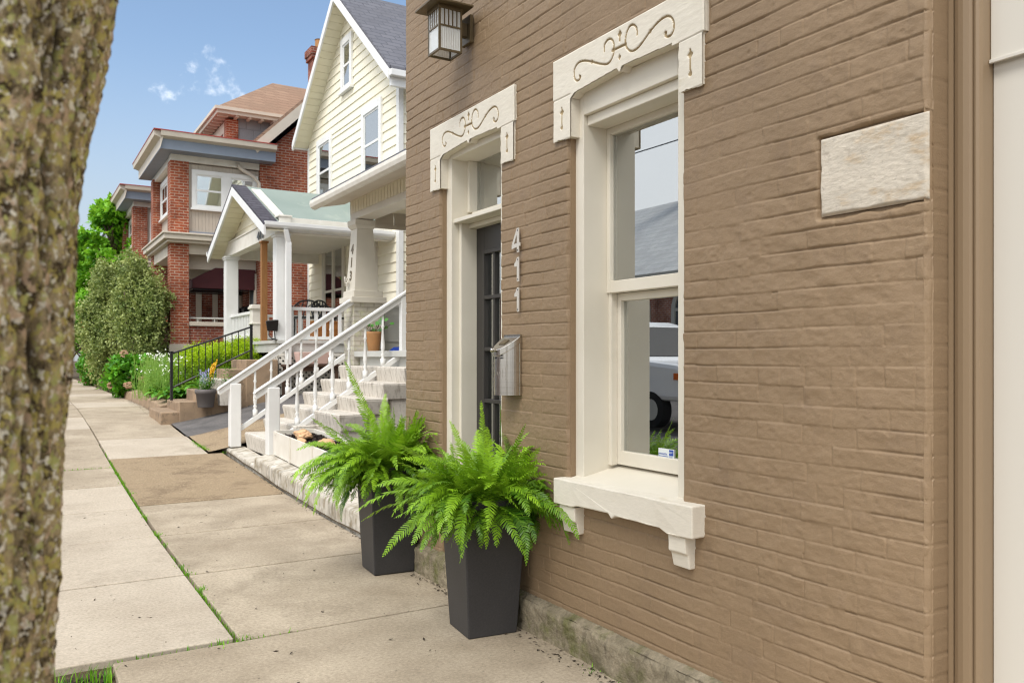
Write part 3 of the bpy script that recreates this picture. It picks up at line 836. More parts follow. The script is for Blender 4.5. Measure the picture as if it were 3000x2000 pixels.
# security sticker inside the lower pane
m = MB()
PS = PXr(2.6565)
m.hexa([(2.6575, 2.93, 0.992), (2.660, 2.93, 0.992), (2.660, 3.04, 0.992), (2.6575, 3.04, 0.992), (2.6575, 2.93, 1.036), (2.660, 2.93, 1.036), (2.660, 3.04, 1.036), (2.6575, 3.04, 1.036)], 0)
m.hexa([(2.6570, 2.934, 1.006), (2.6574, 2.934, 1.006), (2.6574, 2.964, 1.006), (2.6570, 2.964, 1.006), (2.6570, 2.934, 1.033), (2.6574, 2.934, 1.033), (2.6574, 2.964, 1.033), (2.6570, 2.964, 1.033)], 1)
text_mb(m, "ADT", 0.0125, PS, -2.9635, 1.0155, 0.0002, 0.0006, 0)
text_mb(m, "protected by", 0.0118, PS, -3.038, 1.008, 0.0, 0.0006, 1, sx=0.95)
m.boxP(PS, -3.037, -2.969, 0.999, 1.0015, 0, 0.0005, 1); m.boxP(PS, -2.963, -2.94, 1.002, 1.0035, 0, 0.0005, 1); m.boxP(PS, -2.963, -2.94, 0.997, 0.9985, 0, 0.0005, 1)
m.build('sticker', ['stickerwhite', 'bluetext'], win)

# door with its cream frame and transom light
D = MB()
D.box(2.445, 2.70, 4.832, 4.904, 0.0, 2.815); D.box(2.50, 2.70, 4.800, 4.832, 0.0, 2.38)
D.box(2.445, 2.70, 4.119, 4.19, 0.0, 2.815)
D.box(2.445, 2.70, 4.19, 4.832, 2.770, 2.815)
D.box(2.56, 2.70, 4.80, 4.832, 2.43, 2.77)
D.box(2.46, 2.62, 4.19, 4.8995, 2.352, 2.378); D.box(2.56, 2.70, 4.19, 4.832, 2.322, 2.351); D.box(2.58, 2.70, 4.19, 4.80, 2.379, 2.43)
D.box(2.40, 2.70, 4.19, 4.832, 0.0, 0.20)
frame = D.build('door_frame', 'cream', BH, bevel=0.004)
m = MB(); m.box(2.62, 2.625, 4.19, 4.80, 2.43, 2.77); m.build('transom_pane', 'glass', frame)
m = MB()
x0, x1 = 2.615, 2.66
m.box(x0, x1, 4.695, 4.80, 0.2, 2.322); m.box(x0, x1, 4.19, 4.295, 0.2, 2.322)
m.box(x0, x1, 4.295, 4.695, 2.165, 2.322); m.box(x0, x1, 4.295, 4.695, 0.2, 0.45)
for z in (1.86, 1.525, 1.19, 0.855): m.box(x0 - 0.012, x1, 4.295, 4.695, z - 0.012, z + 0.012)
for y in (4.695 - 0.133, 4.695 - 0.267): m.box(x0 - 0.004, x1, y - 0.011, y + 0.011, 0.45, 2.165)
m.box(x0 - 0.014, x1, 4.672, 4.6945, 0.45, 2.165); m.box(x0 - 0.014, x1, 4.2955, 4.318, 0.45, 2.165); m.box(x0 - 0.014, x1, 4.318, 4.672, 2.142, 2.1645)
door = m.build('door', 'doorblack', BH, bevel=0.003)
m = MB(); m.box(x0 + 0.015, x0 + 0.02, 4.296, 4.694, 0.45, 2.165); m.build('pane', 'glass', door)
m = MB()
for k in range(7):
    m.box(2.70 + 0.01 * (k % 2), 2.712 + 0.01 * (k % 2), 4.25 + k * 0.07, 4.318 + k * 0.07, 0.25, 2.3)
m.build('curtain', 'roomwall', door)

# ------------------------------------------------------------------ cream panelled building on the right
PB = thing('panelled_building', 'cream panelled building front with brown moulded corner board beside the brick wall', 'building', (2.52, 0.5, 0))
m = MB()
m.box(2.545, 2.60, -3.0, 1.395, 2.378, 5.2); m.box(2.56, 2.60, -3.0, 1.395, 0.0, 2.378)
m.box(2.535, 2.5448, -3.0, 1.395, 2.366, 2.378)
m.build('panel', 'panel', PB, bevel=0.002)
m = MB()
m.box(2.503, 2.62, 1.487, 1.503, 0, 5.2)
m.prism([(2.62, 1.487), (2.510, 1.487), (2.500, 1.480), (2.492, 1.466), (2.488, 1.448), (2.490, 1.430), (2.497, 1.424), (2.505, 1.4225), (2.497, 1.419), (2.492, 1.411), (2.496, 1.402), (2.508, 1.397), (2.62, 1.397)], 'z', 0, 5.2)
m.build('corner_board', 'brown_trim', PB, smooth=False)
m = MB(); m.box(2.60, 10, -3.0, 1.48, 0, 5.2); m.build('wall', 'panel', PB)

# ------------------------------------------------------------------ house number 411, mailbox, lantern
HN = thing('house_number', 'satin metal house number 411 screwed one digit above the other beside the door', 'house number', (2.388, 3.92, 1.72))
def digit4(mb, uc, z0, h):
    Pq = lambda u, z, d=0.0: (2.386 - d, -u, z)
    s = h / 0.135
    o = [(0.012, 0.135), (0.030, 0.135), (0.030, 0.052), (0.042, 0.052), (0.042, 0.032), (0.030, 0.032), (0.030, 0.0), (0.012, 0.0), (0.012, 0.032), (-0.045, 0.022), (-0.045, 0.048)]
    i = [(0.012, 0.095), (-0.022, 0.046), (0.012, 0.050)]
    # outline with the counter cut out: three strips
    pts = lambda L: [(uc + a * s, z0 + b * s) for a, b in L]
    for L in ([(0.010, 0.135), (0.030, 0.135), (0.030, 0.0), (0.010, 0.0)], [(0.030, 0.053), (0.043, 0.053), (0.043, 0.033), (0.030, 0.033)],
              [(-0.045, 0.022), (0.010, 0.030), (0.010, 0.052), (-0.045, 0.046)], [(-0.045, 0.046), (-0.022, 0.049), (0.010, 0.098), (0.010, 0.135)]):
        q = pts(L); n = len(q)
        vs = [Pq(u, z, 0) for u, z in q] + [Pq(u, z, 0.006) for u, z in q]
        mb.add(vs, [tuple(range(n))[::-1], tuple(range(n, 2 * n))] + [(k, (k + 1) % n, n + (k + 1) % n, n + k) for k in range(n)])
def digit1(mb, uc, z0, h):
    Pq = lambda u, z, d=0.0: (2.386 - d, -u, z)
    s = h / 0.133
    q = [(uc + a * s, z0 + b * s) for a, b in [(0.012, 0.133), (0.030, 0.133), (0.030, 0.0), (0.010, 0.0), (0.010, 0.083), (-0.016, 0.083), (-0.016, 0.101), (-0.002, 0.110)]]
    n = len(q)
    vs = [Pq(u, z, 0) for u, z in q] + [Pq(u, z, 0.006) for u, z in q]
    mb.add(vs, [tuple(range(n))[::-1], tuple(range(n, 2 * n))] + [(k, (k + 1) % n, n + (k + 1) % n, n + k) for k in range(n)])
for fn, z0 in ((digit4, 2.055), (digit1, 1.893), (digit1, 1.725)):
    mb = MB(); fn(mb, -3.912, z0, 0.135)
    d = mb.build('digit', 'digit', HN, bevel=0.0008)
    for z in ((z0 + 0.122, z0 + 0.012)):
        sc = MB(); sc.boxP(lambda u, z_, dd=0.0: (2.386 - dd, -u, z_), -3.912 + 0.018, -3.912 + 0.023, z - 0.004, z + 0.004, 0.0062, 0.0075); sc.build('screw', 'black', d)

MBX = thing('mailbox', 'brushed steel half round mailbox with slanted lid hung beside the black door', 'mailbox', (2.39, 3.965, 1.26))
def halfround(z0f, z1f, r0=0.0, n=28, cy=3.965, a=0.085, b=0.108, x0=2.388):
    vs = []; fs = []
    for k in range(n + 1):
        t = math.pi * k / n
        y = cy - (a + r0) * math.cos(t); x = x0 - (b + r0) * math.sin(t)
        vs += [(x, y, z0f(x)), (x, y, z1f(x))]
    for k in range(n): fs.append((2 * k, 2 * k + 2, 2 * k + 3, 2 * k + 1))
    fs.append(tuple(2 * k for k in range(n + 1))); fs.append(tuple(2 * k + 1 for k in range(n + 1))[::-1]); fs.append((0, 1, 2 * n + 1, 2 * n))
    return vs, fs
lidz = lambda x: 1.590 - (2.388 - x) * 0.68
m = MB()
m.add(*halfround(lambda x: 1.262, lambda x: lidz(x) - 0.012))
for z in (1.440, 1.325, 1.313): m.add(*halfround(lambda x: z - 0.003, lambda x: z + 0.003, 0.0025))
m.box(2.386, 2.396, 3.876, 4.054, 1.262, 1.60)
m.build('body', 'steel', MBX, bevel=0.0)
m = MB(); m.add(*halfround(lambda x: lidz(x) - 0.038, lambda x: lidz(x), 0.005))
lid = m.build('lid', 'steel', MBX, bevel=0.003)
m = MB()
for (xa, ya, w) in ((2.335, 3.965, 0.028),):
    q = [(xa + 0.018, ya - w, 0), (xa + 0.018, ya + w, 0), (xa - 0.018, ya + w, 0), (xa - 0.018, ya - w, 0)]
    m.hexa([(x, y, lidz(x) + 0.001) for x, y, _ in q] + [(x, y, lidz(x) + 0.006) for x, y, _ in q])
m.build('window_frame', 'bronze', lid)
m = MB(); m.tube([(2.282, 3.965, 1.512), (2.262, 3.965, 1.512)], [0.006, 0.012], 12); m.tube([(2.262, 3.965, 1.512), (2.250, 3.965, 1.512)], [0.013, 0.010], 12)
m.build('knob', 'steel', lid, smooth=True)
def onround(th, z, out):
    return (2.388 - (0.108 + out) * math.sin(th), 3.965 - (0.085 + out) * math.cos(th), z)
for cc in (1.05, 1.55, 2.05):
    m = MB()
    for a in range(3):
        for b in range(3):
            th = cc + (a - 1) * 0.085; z = 1.482 - (b - 1) * 0.013
            m.hexa([onround(th - .03, z - .0045, -.001), onround(th + .03, z - .0045, -.001), onround(th + .03, z - .0045, .0012), onround(th - .03, z - .0045, .0012),
                    onround(th - .03, z + .0045, -.001), onround(th + .03, z + .0045, -.001), onround(th + .03, z + .0045, .0012), onround(th - .03, z + .0045, .0012)])
    m.build('vent_grille', 'black', MBX)
m = MB()
for (t0, t1, z0, z1) in ((0.80, 2.3, 1.412, 1.418), (0.80, 2.3, 1.345, 1.351), (0.80, 0.85, 1.351, 1.412), (2.25, 2.3, 1.351, 1.412), (0.98, 2.1, 1.403, 1.406), (0.98, 2.1, 1.357, 1.360), (0.98, 1.02, 1.360, 1.403)):
    n = max(1, int((t1 - t0) / 0.12))
    for k in range(n):
        a = t0 + (t1 - t0) * k / n; b = t0 + (t1 - t0) * (k + 1) / n
        m.hexa([onround(a, z0, 0), onround(b, z0, 0), onround(b, z0, .003), onround(a, z0, .003), onround(a, z1, 0), onround(b, z1, 0), onround(b, z1, .003), onround(a, z1, .003)])
text_mb(m, "MAIL", 0.034, lambda u, z, d: onround(1.0 + (u + 0.0) * 10.2, z, 0.0008 + d), 0.0, 1.369, 0.0, 0.002)
m.build('label_plate', 'steel', MBX)

LN = thing('wall_lantern', 'bronze craftsman wall lantern with ribbed glass panes high on the brown brick wall', 'lantern', (2.39, 4.49, 3.3))
lx0, lx1, ly0, ly1, lz0, lz1 = 2.15, 2.305, 4.412, 4.567, 3.305, 3.555
m = MB()
t = 0.012
for x in (lx0, lx1 - t):
    for y in (ly0, ly1 - t): m.box(x, x + t, y, y + t, lz0, lz1)
for (z, h) in ((lz0, 0.012), (lz0 + 0.145, 0.010)):
    for y in (ly0, ly1 - t): m.box(lx0 + t, lx1 - t, y, y + t, z, z + h)
    for x in (lx0, lx1 - t): m.box(x, x + t, ly0 + t, ly1 - t, z, z + h)
for k in range(4):
    u = 0.034 + k * 0.0275
    for y in (ly0 + 0.001, ly1 - t): m.box(lx0 + u, lx0 + u + 0.007, y, y + 0.010, lz0 + 0.155, lz1)
    for x in (lx0 + 0.001, lx1 - t): m.box(x, x + 0.010, ly0 + u, ly0 + u + 0.007, lz0 + 0.155, lz1)
m.build('cage', 'bronze', LN)
m = MB()
m.box(lx0 - 0.062, lx1 + 0.05, ly0 - 0.055, ly1 + 0.055, lz1 + 0.022, lz1 + 0.034)
m.box(lx0 - 0.004, lx1 + 0.004, ly0 - 0.004, ly1 + 0.004, lz1, lz1 + 0.022)
m.build('roof', 'bronze', LN, bevel=0.002)
m = MB()
m.box(2.37, 2.394, 4.432, 4.55, 3.40, 3.565); m.box(2.305, 2.37, 4.47, 4.51, 3.44, 3.52)
m.tube([(2.225, 4.44, 3.585), (2.225, 4.44, 4.05)], 0.0055, 8); m.tube([(2.225, 4.54, 3.585), (2.225, 4.54, 4.05)], 0.0055, 8)
m.box(2.21, 2.40, 4.43, 4.55, 4.05, 4.07)
m.build('bracket', 'bronze', LN)
m = MB()
def ribbed(p0, p1, z0, z1, n, dirv):
    vs = []; fs = []
    for k in range(n * 6 + 1):
        f = k / (n * 6); o = 0.0022 * abs(math.sin(math.pi * f * n))
        x = p0[0] + (p1[0] - p0[0]) * f + dirv[0] * o; y = p0[1] + (p1[1] - p0[1]) * f + dirv[1] * o
        vs += [(x, y, z0), (x, y, z1)]
    for k in range(n * 6): fs.append((2 * k, 2 * k + 2, 2 * k + 3, 2 * k + 1))
    m.add(vs, fs)
e = 0.006
ribbed((lx0 + e, ly0 + e), (lx1 - e, ly0 + e), lz0 + .01, lz1, 12, (0, -1)); ribbed((lx0 + e, ly1 - e), (lx1 - e, ly1 - e), lz0 + .01, lz1, 12, (0, 1))
ribbed((lx0 + e, ly0 + e), (lx0 + e, ly1 - e), lz0 + .01, lz1, 12, (-1, 0)); ribbed((lx1 - e, ly0 + e), (lx1 - e, ly1 - e), lz0 + .01, lz1, 12, (1, 0))
gm, nt, p, o = newmat('ribbed_lantern_glass')
p.inputs['Base Color'].default_value = lin((236, 238, 236)); p.inputs['Roughness'].default_value = 0.15
p.inputs['Transmission Weight'].default_value = 0.35; p.inputs['IOR'].default_value = 1.2
MT['ribglass'] = gm
m.build('glass', 'ribglass', LN, recalc=False)
m = MB(); m.lathe([(0.012, 0), (0.014, 0.03), (0.03, 0.05), (0.034, 0.075), (0.02, 0.1), (0.004, 0.108)], 2.227, 4.49, 16, 0, lz0 + 0.06)
m.build('bulb', 'curtain', LN, smooth=True)

# ------------------------------------------------------------------ planters and ferns
def planter(label, cx, cy, rz, hb=0.14, ht=0.182, h=0.725):
    t = thing('planter', label, 'planter', (cx, cy, 0), 'tall tapered planters by the door')
    m = MB()
    c, s = math.cos(rz), math.sin(rz)
    def ring(hw, z):
        return [(cx + a * hw * c - b * hw * s, cy + a * hw * s + b * hw * c, z) for a, b in ((-1, -1), (1, -1), (1, 1), (-1, 1))]
    rows = [ring(hb, 0.0), ring(ht, h), ring(ht - 0.014, h), ring(ht - 0.03, h - 0.09)]
    vs = [p for r in rows for p in r]
    fs = [(3, 2, 1, 0)]
    for k in range(3):
        for q in range(4): fs.append((k * 4 + q, k * 4 + (q + 1) % 4, k * 4 + 4 + (q + 1) % 4, k * 4 + 4 + q))
    m.add(vs, fs); m.build('pot', 'charcoal', t, bevel=0.007)
    m = MB(); m.add(ring(ht - 0.03, h - 0.09) + ring(ht - 0.029, h - 0.06), [(4, 5, 6, 7), (0, 1, 5, 4), (1, 2, 6, 5), (2, 3, 7, 6), (3, 0, 4, 7), (3, 2, 1, 0)])
    m.build('soil', 'soil', t)
    return t
planter('charcoal planter nearest the camera, its fern reaching towards the window sill', 2.172, 3.915, R(-6))
planter('charcoal planter farther along the wall, standing beside the white stone kerb', 2.215, 5.355, R(-4), 0.142, 0.178)

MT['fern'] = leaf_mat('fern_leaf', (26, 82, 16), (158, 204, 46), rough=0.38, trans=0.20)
def fern(name, label, cx, cy, z0, seed, spec):
    """arching fronds: rachis curve with paired, slightly folded pinnae; spec = list of (azimuth deg, elevation deg, length, droop, shade)"""
    rg = random.Random(seed)
    V, F, A = [], [], []
    def addq(pts, sh):
        n = len(V); V.extend([tuple(p) for p in pts]); A.extend([sh] * len(pts)); F.append((n, n + 1, n + 2, n + 3))
    for sp_ in spec:
        az, el, L, droop, sh = sp_[:5]
        az = R(az); r0 = 0.17 * rg.random() ** 0.7
        p = Vector((cx + r0 * math.cos(az) + rg.uniform(-.03, .03), cy + r0 * math.sin(az) + rg.uniform(-.03, .03), z0))
        N = int(L / 0.0142)
        ds = L / N
        bend = rg.uniform(-0.8, 0.8); tw = rg.uniform(-0.6, 0.6); roll = sp_[5] if len(sp_) > 5 else rg.uniform(-0.75, 0.75)
        pts = []
        for i in range(N + 1):
            f = i / N
            e = R(el) - R(droop) * f ** 1.15
            a2 = az + bend * f * f
            d = Vector((math.cos(e) * math.cos(a2), math.cos(e) * math.sin(a2), math.sin(e)))
            pts.append((p.copy(), d)); p = p + d * ds
            if p.x > 2.375: p.x = 2.375 - rg.uniform(0, .004)
        wmax = rg.uniform(0.056, 0.078) * (0.75 + 0.35 * min(1, L / 0.5))
        for i, (q, d) in enumerate(pts):
            f = i / N
            side = d.cross(Vector((0, 0, 1)))
            if side.length < 0.05: side = Vector((math.sin(az), -math.cos(az), 0))
            side.normalize(); up = side.cross(d).normalized()
            ct, st = math.cos(roll + tw * f), math.sin(roll + tw * f)
            side, up = side * ct + up * st, up * ct - side * st
            if i < N:
                q2 = pts[i + 1][0]; w = 0.0016 * (1 - 0.7 * f)
                addq([q - side * w, q + side * w, q2 + side * w, q2 - side * w], min(1, sh + 0.15))
            if f < 0.06: continue
            g_ = min(1, (f - 0.03) / 0.22) ** 0.7 * (max(0.0, 1 - f) ** 0.62 * 0.93 + 0.07)
            for sg in (-1, 1):
                ln = wmax * g_ * rg.uniform(0.85, 1.08)
                sw = R(rg.uniform(14, 30) + 22 * f)
                dirp = (side * sg * math.cos(sw) + d * math.sin(sw) + up * rg.uniform(-0.30, 0.16)).normalized()
                wd = 0.0066 * rg.uniform(0.85, 1.1) * (0.65 + 0.35 * g_)
                tang = (d - dirp * d.dot(dirp)).normalized()
                nrm = dirp.cross(tang)
                o = q + dirp * 0.001 + d * (0.004 if sg > 0 else 0)
                m1 = o + dirp * ln * 0.5 - nrm * 0.0006; m2 = o + dirp * ln - Vector((0, 0, 0.10 * ln))
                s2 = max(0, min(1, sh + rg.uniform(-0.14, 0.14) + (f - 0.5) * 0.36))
                addq([o - tang * wd * 0.55, o + tang * wd * 0.75, m1 + tang * wd, m1 - tang * wd * 0.8], s2)
                addq([m1 - tang * wd * 0.8, m1 + tang * wd, m2 + tang * wd * 0.25, m2 - tang * wd * 0.1], s2)
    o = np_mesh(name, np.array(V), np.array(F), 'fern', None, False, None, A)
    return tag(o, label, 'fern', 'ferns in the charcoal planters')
def fern_spec(seed, n, scale, bias):
    rg = random.Random(seed); S = []
    for k in range(n):
        t = k / n
        az = rg.uniform(0, 360)
        e = rg.random()
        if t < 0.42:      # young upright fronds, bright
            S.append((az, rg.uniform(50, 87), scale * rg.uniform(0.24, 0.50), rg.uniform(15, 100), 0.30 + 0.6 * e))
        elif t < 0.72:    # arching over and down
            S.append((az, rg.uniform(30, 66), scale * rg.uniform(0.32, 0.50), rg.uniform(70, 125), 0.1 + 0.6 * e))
        else:             # drooping skirt, its greens darkened for the shade under the mound
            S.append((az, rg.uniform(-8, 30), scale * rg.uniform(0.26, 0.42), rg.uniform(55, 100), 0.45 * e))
    return S + bias
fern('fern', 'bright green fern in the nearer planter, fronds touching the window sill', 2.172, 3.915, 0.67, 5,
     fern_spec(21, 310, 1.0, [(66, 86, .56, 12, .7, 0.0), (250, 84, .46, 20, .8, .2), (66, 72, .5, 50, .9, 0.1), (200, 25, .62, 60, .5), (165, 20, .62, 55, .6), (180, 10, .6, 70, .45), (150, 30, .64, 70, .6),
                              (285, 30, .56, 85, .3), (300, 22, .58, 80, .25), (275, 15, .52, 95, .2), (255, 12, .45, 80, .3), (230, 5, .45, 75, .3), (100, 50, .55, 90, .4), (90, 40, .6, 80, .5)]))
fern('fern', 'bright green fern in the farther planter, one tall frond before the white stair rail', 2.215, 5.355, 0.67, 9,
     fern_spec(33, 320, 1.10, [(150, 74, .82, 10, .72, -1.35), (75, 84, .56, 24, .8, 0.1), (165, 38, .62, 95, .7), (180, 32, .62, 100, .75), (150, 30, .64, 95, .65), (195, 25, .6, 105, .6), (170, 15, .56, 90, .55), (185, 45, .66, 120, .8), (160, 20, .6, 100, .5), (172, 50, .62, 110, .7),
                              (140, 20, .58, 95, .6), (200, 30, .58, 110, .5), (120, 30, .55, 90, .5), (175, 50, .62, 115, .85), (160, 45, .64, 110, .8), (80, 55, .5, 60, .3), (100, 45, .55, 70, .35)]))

# ------------------------------------------------------------------ white stone kerb, garden box, stairs to 413
m = MB()
def kerbseg(y0, y1, h0, h1, lean=0.05):
    m.hexa([(2.42, y0, gz(y0) - .05), (2.66, y0, gz(y0) - .05), (2.66, y1, gz(y1) - .05), (2.42, y1, gz(y1) - .05),
            (2.425, y0, h0), (2.66, y0, h0 + lean), (2.66, y1, h1 + lean), (2.425, y1, h1)])
kerbseg(5.52, 7.37, 0.170, 0.186); kerbseg(7.376, 8.965, 0.187, 0.236); kerbseg(8.975, 9.995, 0.237, 0.277); kerbseg(10.0, 11.75, 0.186, 0.256, 0.02)
kb = m.build('stone_kerb', 'kerb', None, bevel=0.02, sub=0.14, wob=0.009); kb['kind'] = 'structure'

GB = thing('garden_box', 'white board garden box of black mulch beside the stair foot', 'garden box', (2.85, 8, 0.25))
m = MB()
def bz(y): return 0.19 + 0.0345 * max(0, y - 6)
def tz(y): return 0.50 + 0.0268 * max(0, y - 6.2)
ys = [5.72, 6.30, 7.00, 7.70, 8.30, 9.10, 9.80]
for a, b in zip(ys[:-1], ys[1:]):
    m.hexa([(2.60, a + .003, bz(a)), (2.62, a + .003, bz(a)), (2.62, b - .003, bz(b)), (2.60, b - .003, bz(b)), (2.60, a + .003, tz(a)), (2.62, a + .003, tz(a)), (2.62, b - .003, tz(b)), (2.60, b - .003, tz(b))])
m.box(2.62, 3.10, 9.775, 9.80, 0.3, 0.604); m.box(2.62, 3.10, 5.72, 5.745, 0.2, 0.5)
m.hexa([(3.08, 5.745, .2), (3.10, 5.745, .2), (3.10, 9.775, .35), (3.08, 9.775, .35), (3.08, 5.745, .5), (3.10, 5.745, .5), (3.10, 9.775, .604), (3.08, 9.775, .604)])
m.build('board', 'whitew', GB, bevel=0.003)
for y in (7.05, 7.70, 8.33, 9.13):
    mm = MB(); mm.box(2.585, 2.5995, y - 0.045, y - 0.006, bz(y), tz(y) + 0.008); mm.build('post', 'whitew', GB, bevel=0.002)
V, F = [], []
rg = random.Random(3)
for k in range(5200):
    y = rg.uniform(5.75, 9.77); x = rg.uniform(2.625, 3.075)
    z = tz(y) - 0.055 + 0.025 * mnoise.noise(Vector((x * 3, y * 3, 0))) + rg.uniform(0, .02)
    a = rg.uniform(0, 6.28); L = rg.uniform(.012, .035); w = rg.uniform(.004, .009); t_ = rg.uniform(-.6, .6)
    d = Vector((math.cos(a), math.sin(a), t_)) * L; s_ = Vector((-math.sin(a), math.cos(a), rg.uniform(-.5, .5))) * w
    c_ = Vector((x, y, z)); n = len(V)
    V += [c_ - d - s_, c_ + d - s_, c_ + d + s_, c_ - d + s_]; F.append((n, n + 1, n + 2, n + 3))
n = len(V)
V += [Vector((2.62, 5.745, .44)), Vector((3.08, 5.745, .44)), Vector((3.08, 9.775, .545)), Vector((2.62, 9.775, .545))]; F.append((n, n + 1, n + 2, n + 3))
np_mesh('mulch', np.array([tuple(v) for v in V]), np.array(F), 'mulch', GB, False)
def rock(label, x, y, z, sx, sy, sz, seed):
    bm = bmesh.new(); bmesh.ops.create_icosphere(bm, subdivisions=4, radius=1)
    for v in bm.verts:
        q = v.co.copy()
        f = 1 + 0.28 * mnoise.noise(q * 1.3 + Vector((seed, 0, 0))) + 0.12 * mnoise.noise(q * 3.1 + Vector((0, seed, 0)))
        cell = mnoise.cell(q * 1.7 + Vector((seed, seed, 0)))
        v.co = Vector((q.x * sx, q.y * sy, q.z * sz)) * (f + 0.05 * cell) + Vector((x, y, z))
    me = bpy.data.meshes.new('rock'); bm.to_mesh(me); bm.free(); me.materials.append(MT['rock'])
    o = bpy.data.objects.new('rock', me); COL.objects.link(o); ORG[o.name] = Vector()
    return tag(o, label, 'rock', 'rocks in the garden box')
rock('large tan rock on the mulch nearest the stair foot', 2.80, 9.28, 0.585, 0.09, 0.14, 0.062, 3)
rock('flat orange-tan rock half sunk in the mulch, on the sidewalk side of the large rock', 2.69, 9.0, 0.545, 0.05, 0.11, 0.03, 8)
rock('tan rock half hidden behind the fern fronds in the garden box', 2.80, 8.45, 0.565, 0.08, 0.16, 0.05, 12)

ST = thing('concrete_steps', 'pale worn concrete steps rising between white wooden rails', 'steps', (2.62, 10.4, 0.3))
tops = [(2.64, .463, 9.84), (2.885, .640, 9.84), (3.145, .818, 9.02), (3.425, .990, 9.02), (3.680, 1.165, 9.02), (3.945, 1.350, 9.02)]
for k, (x, z, y0) in enumerate(tops):
    zb = (tops[k - 1][1] if k else 0.26) + 0.0
    x1 = tops[k + 1][0] + 0.06 if k < 5 else 4.32
    m = MB()
    zl = zb - 0.02
    m.hexa([(x + 0.02, y0 + .02, zl), (x1, y0 + .02, zl), (x1, 11.33, zl), (x + 0.02, 11.33, zl), (x - 0.012, y0, z - 0.02), (x1, y0, z - 0.02), (x1, 11.36, z - 0.02), (x - 0.012, 11.36, z - 0.02)])
    m.hexa([(x - 0.012, y0, z - 0.0199), (x1, y0, z - 0.0199), (x1, 11.36, z - 0.0199), (x - 0.012, 11.36, z - 0.0199), (x, y0 + .01, z), (x1, y0 + .01, z), (x1, 11.35, z), (x, 11.35, z)])
    m.build('step', 'step', ST, bevel=0.02, sub=0.14, wob=0.006, seed=k)
m = MB()
m.box(2.75, 4.32, 9.90, 11.28, 0.1, 0.44); m.box(3.16, 4.32, 9.06, 11.28, 0.1, 0.62); m.box(3.44, 4.32, 9.06, 11.28, .62, .80); m.box(3.70, 4.32, 9.06, 11.28, .80, .98)
m.build('base', 'step', ST)

BAL = [(.020, 0), (.020, .115), (.019, .118), (.012, .124), (.020, .150), (.020, .156), (.011, .17), (.018, .19), (.017, .20), (.021, .215), (.0205, .24), (.010, .40), (.013, .405), (.009, .41), (.017, .425), (.017, .435), (.012, .445), (.012, .56)]
def baluster(parent, x, y, z0, z1, mat='white', base=0.115):
    m = MB(); h = z1 - z0
    m.box(x - .027, x + .027, y - .027, y + .027, z0, z0 + base)
    k = (h - base) / .445
    pr = [(r * 1.3, (z - .115) * k) for r, z in BAL[1:]]
    m.lathe(pr, x, y, 14, 0, z0 + base + 0.0005)
    return m.build('baluster', mat, parent, smooth=True)
def slope_rail(label, y, A, B, drop_bot, x0b, zb0, x1b, zb1, xs, post_x, post_z, top_post=None, w=0.055):
    t = thing('stair_railing', label, 'stair railing', (post_x, y, post_z), 'white wooden stair railings')
    (xa, za), (xb, zb) = A, B
    m = MB()
    sl = (zb - za) / (xb - xa)
    def zt(x): return za + sl * (x - xa)
    m.prism([(xa + .004, za - 0.085), (xa + .02, za - 0.108), (xb, zb - 0.115), (xb, zb - 0.045), (xa + .0, za - 0.040)], 'y', y - w * .62, y + w * .62)
    m.prism([(xa - .008, za - 0.0395), (xb + .004, zb - 0.0395), (xb + .004, zb - .004), (xa + .012, za - .004)], 'y', y - w, y + w)
    m.build('handrail', 'white', t, bevel=0.006)
    m = MB()
    m.prism([(x0b, zb0 - .07), (x1b, zb1 - .07), (x1b, zb1), (x0b, zb0)], 'y', y - .03, y + .03)
    m.build('bottom_rail', 'white', t, bevel=0.003)
    sb = (zb1 - zb0) / (x1b - x0b)
    for x in xs:
        baluster(t, x, y, zb0 + sb * (x - x0b) - .03, zt(x) - 0.10)
    m = MB()
    pw = 0.072
    m.box(post_x - pw, post_x + pw, y - pw, y + pw, post_z, zt(post_x) - 0.106)
    p = m.build('post', 'white', t, bevel=0.012)
    if top_post:
        m = MB(); x, z = top_post
        m.box(x - .045, x + .045, y - .045, y + .045, z, zt(x) - 0.06); m.build('post', 'white', t, bevel=0.004)
    return t
slope_rail('white stair railing nearer the camera, its foot behind the garden box', 9.95, (2.415, 1.075), (4.40, 2.37), 0, 2.70, 0.497, 4.29, 1.525,
           [2.93, 3.155, 3.375, 3.59, 3.805, 4.045], 2.632, 0.30, (4.335, 1.35))
slope_rail('white stair railing on the driveway side, ending at the tapered porch column', 11.45, (2.30, 1.070), (4.315, 2.437), 0, 2.59, 0.535, 4.06, 1.52,
           [2.79, 3.01, 3.235, 3.43, 3.645, 3.855], 2.52, 0.262)

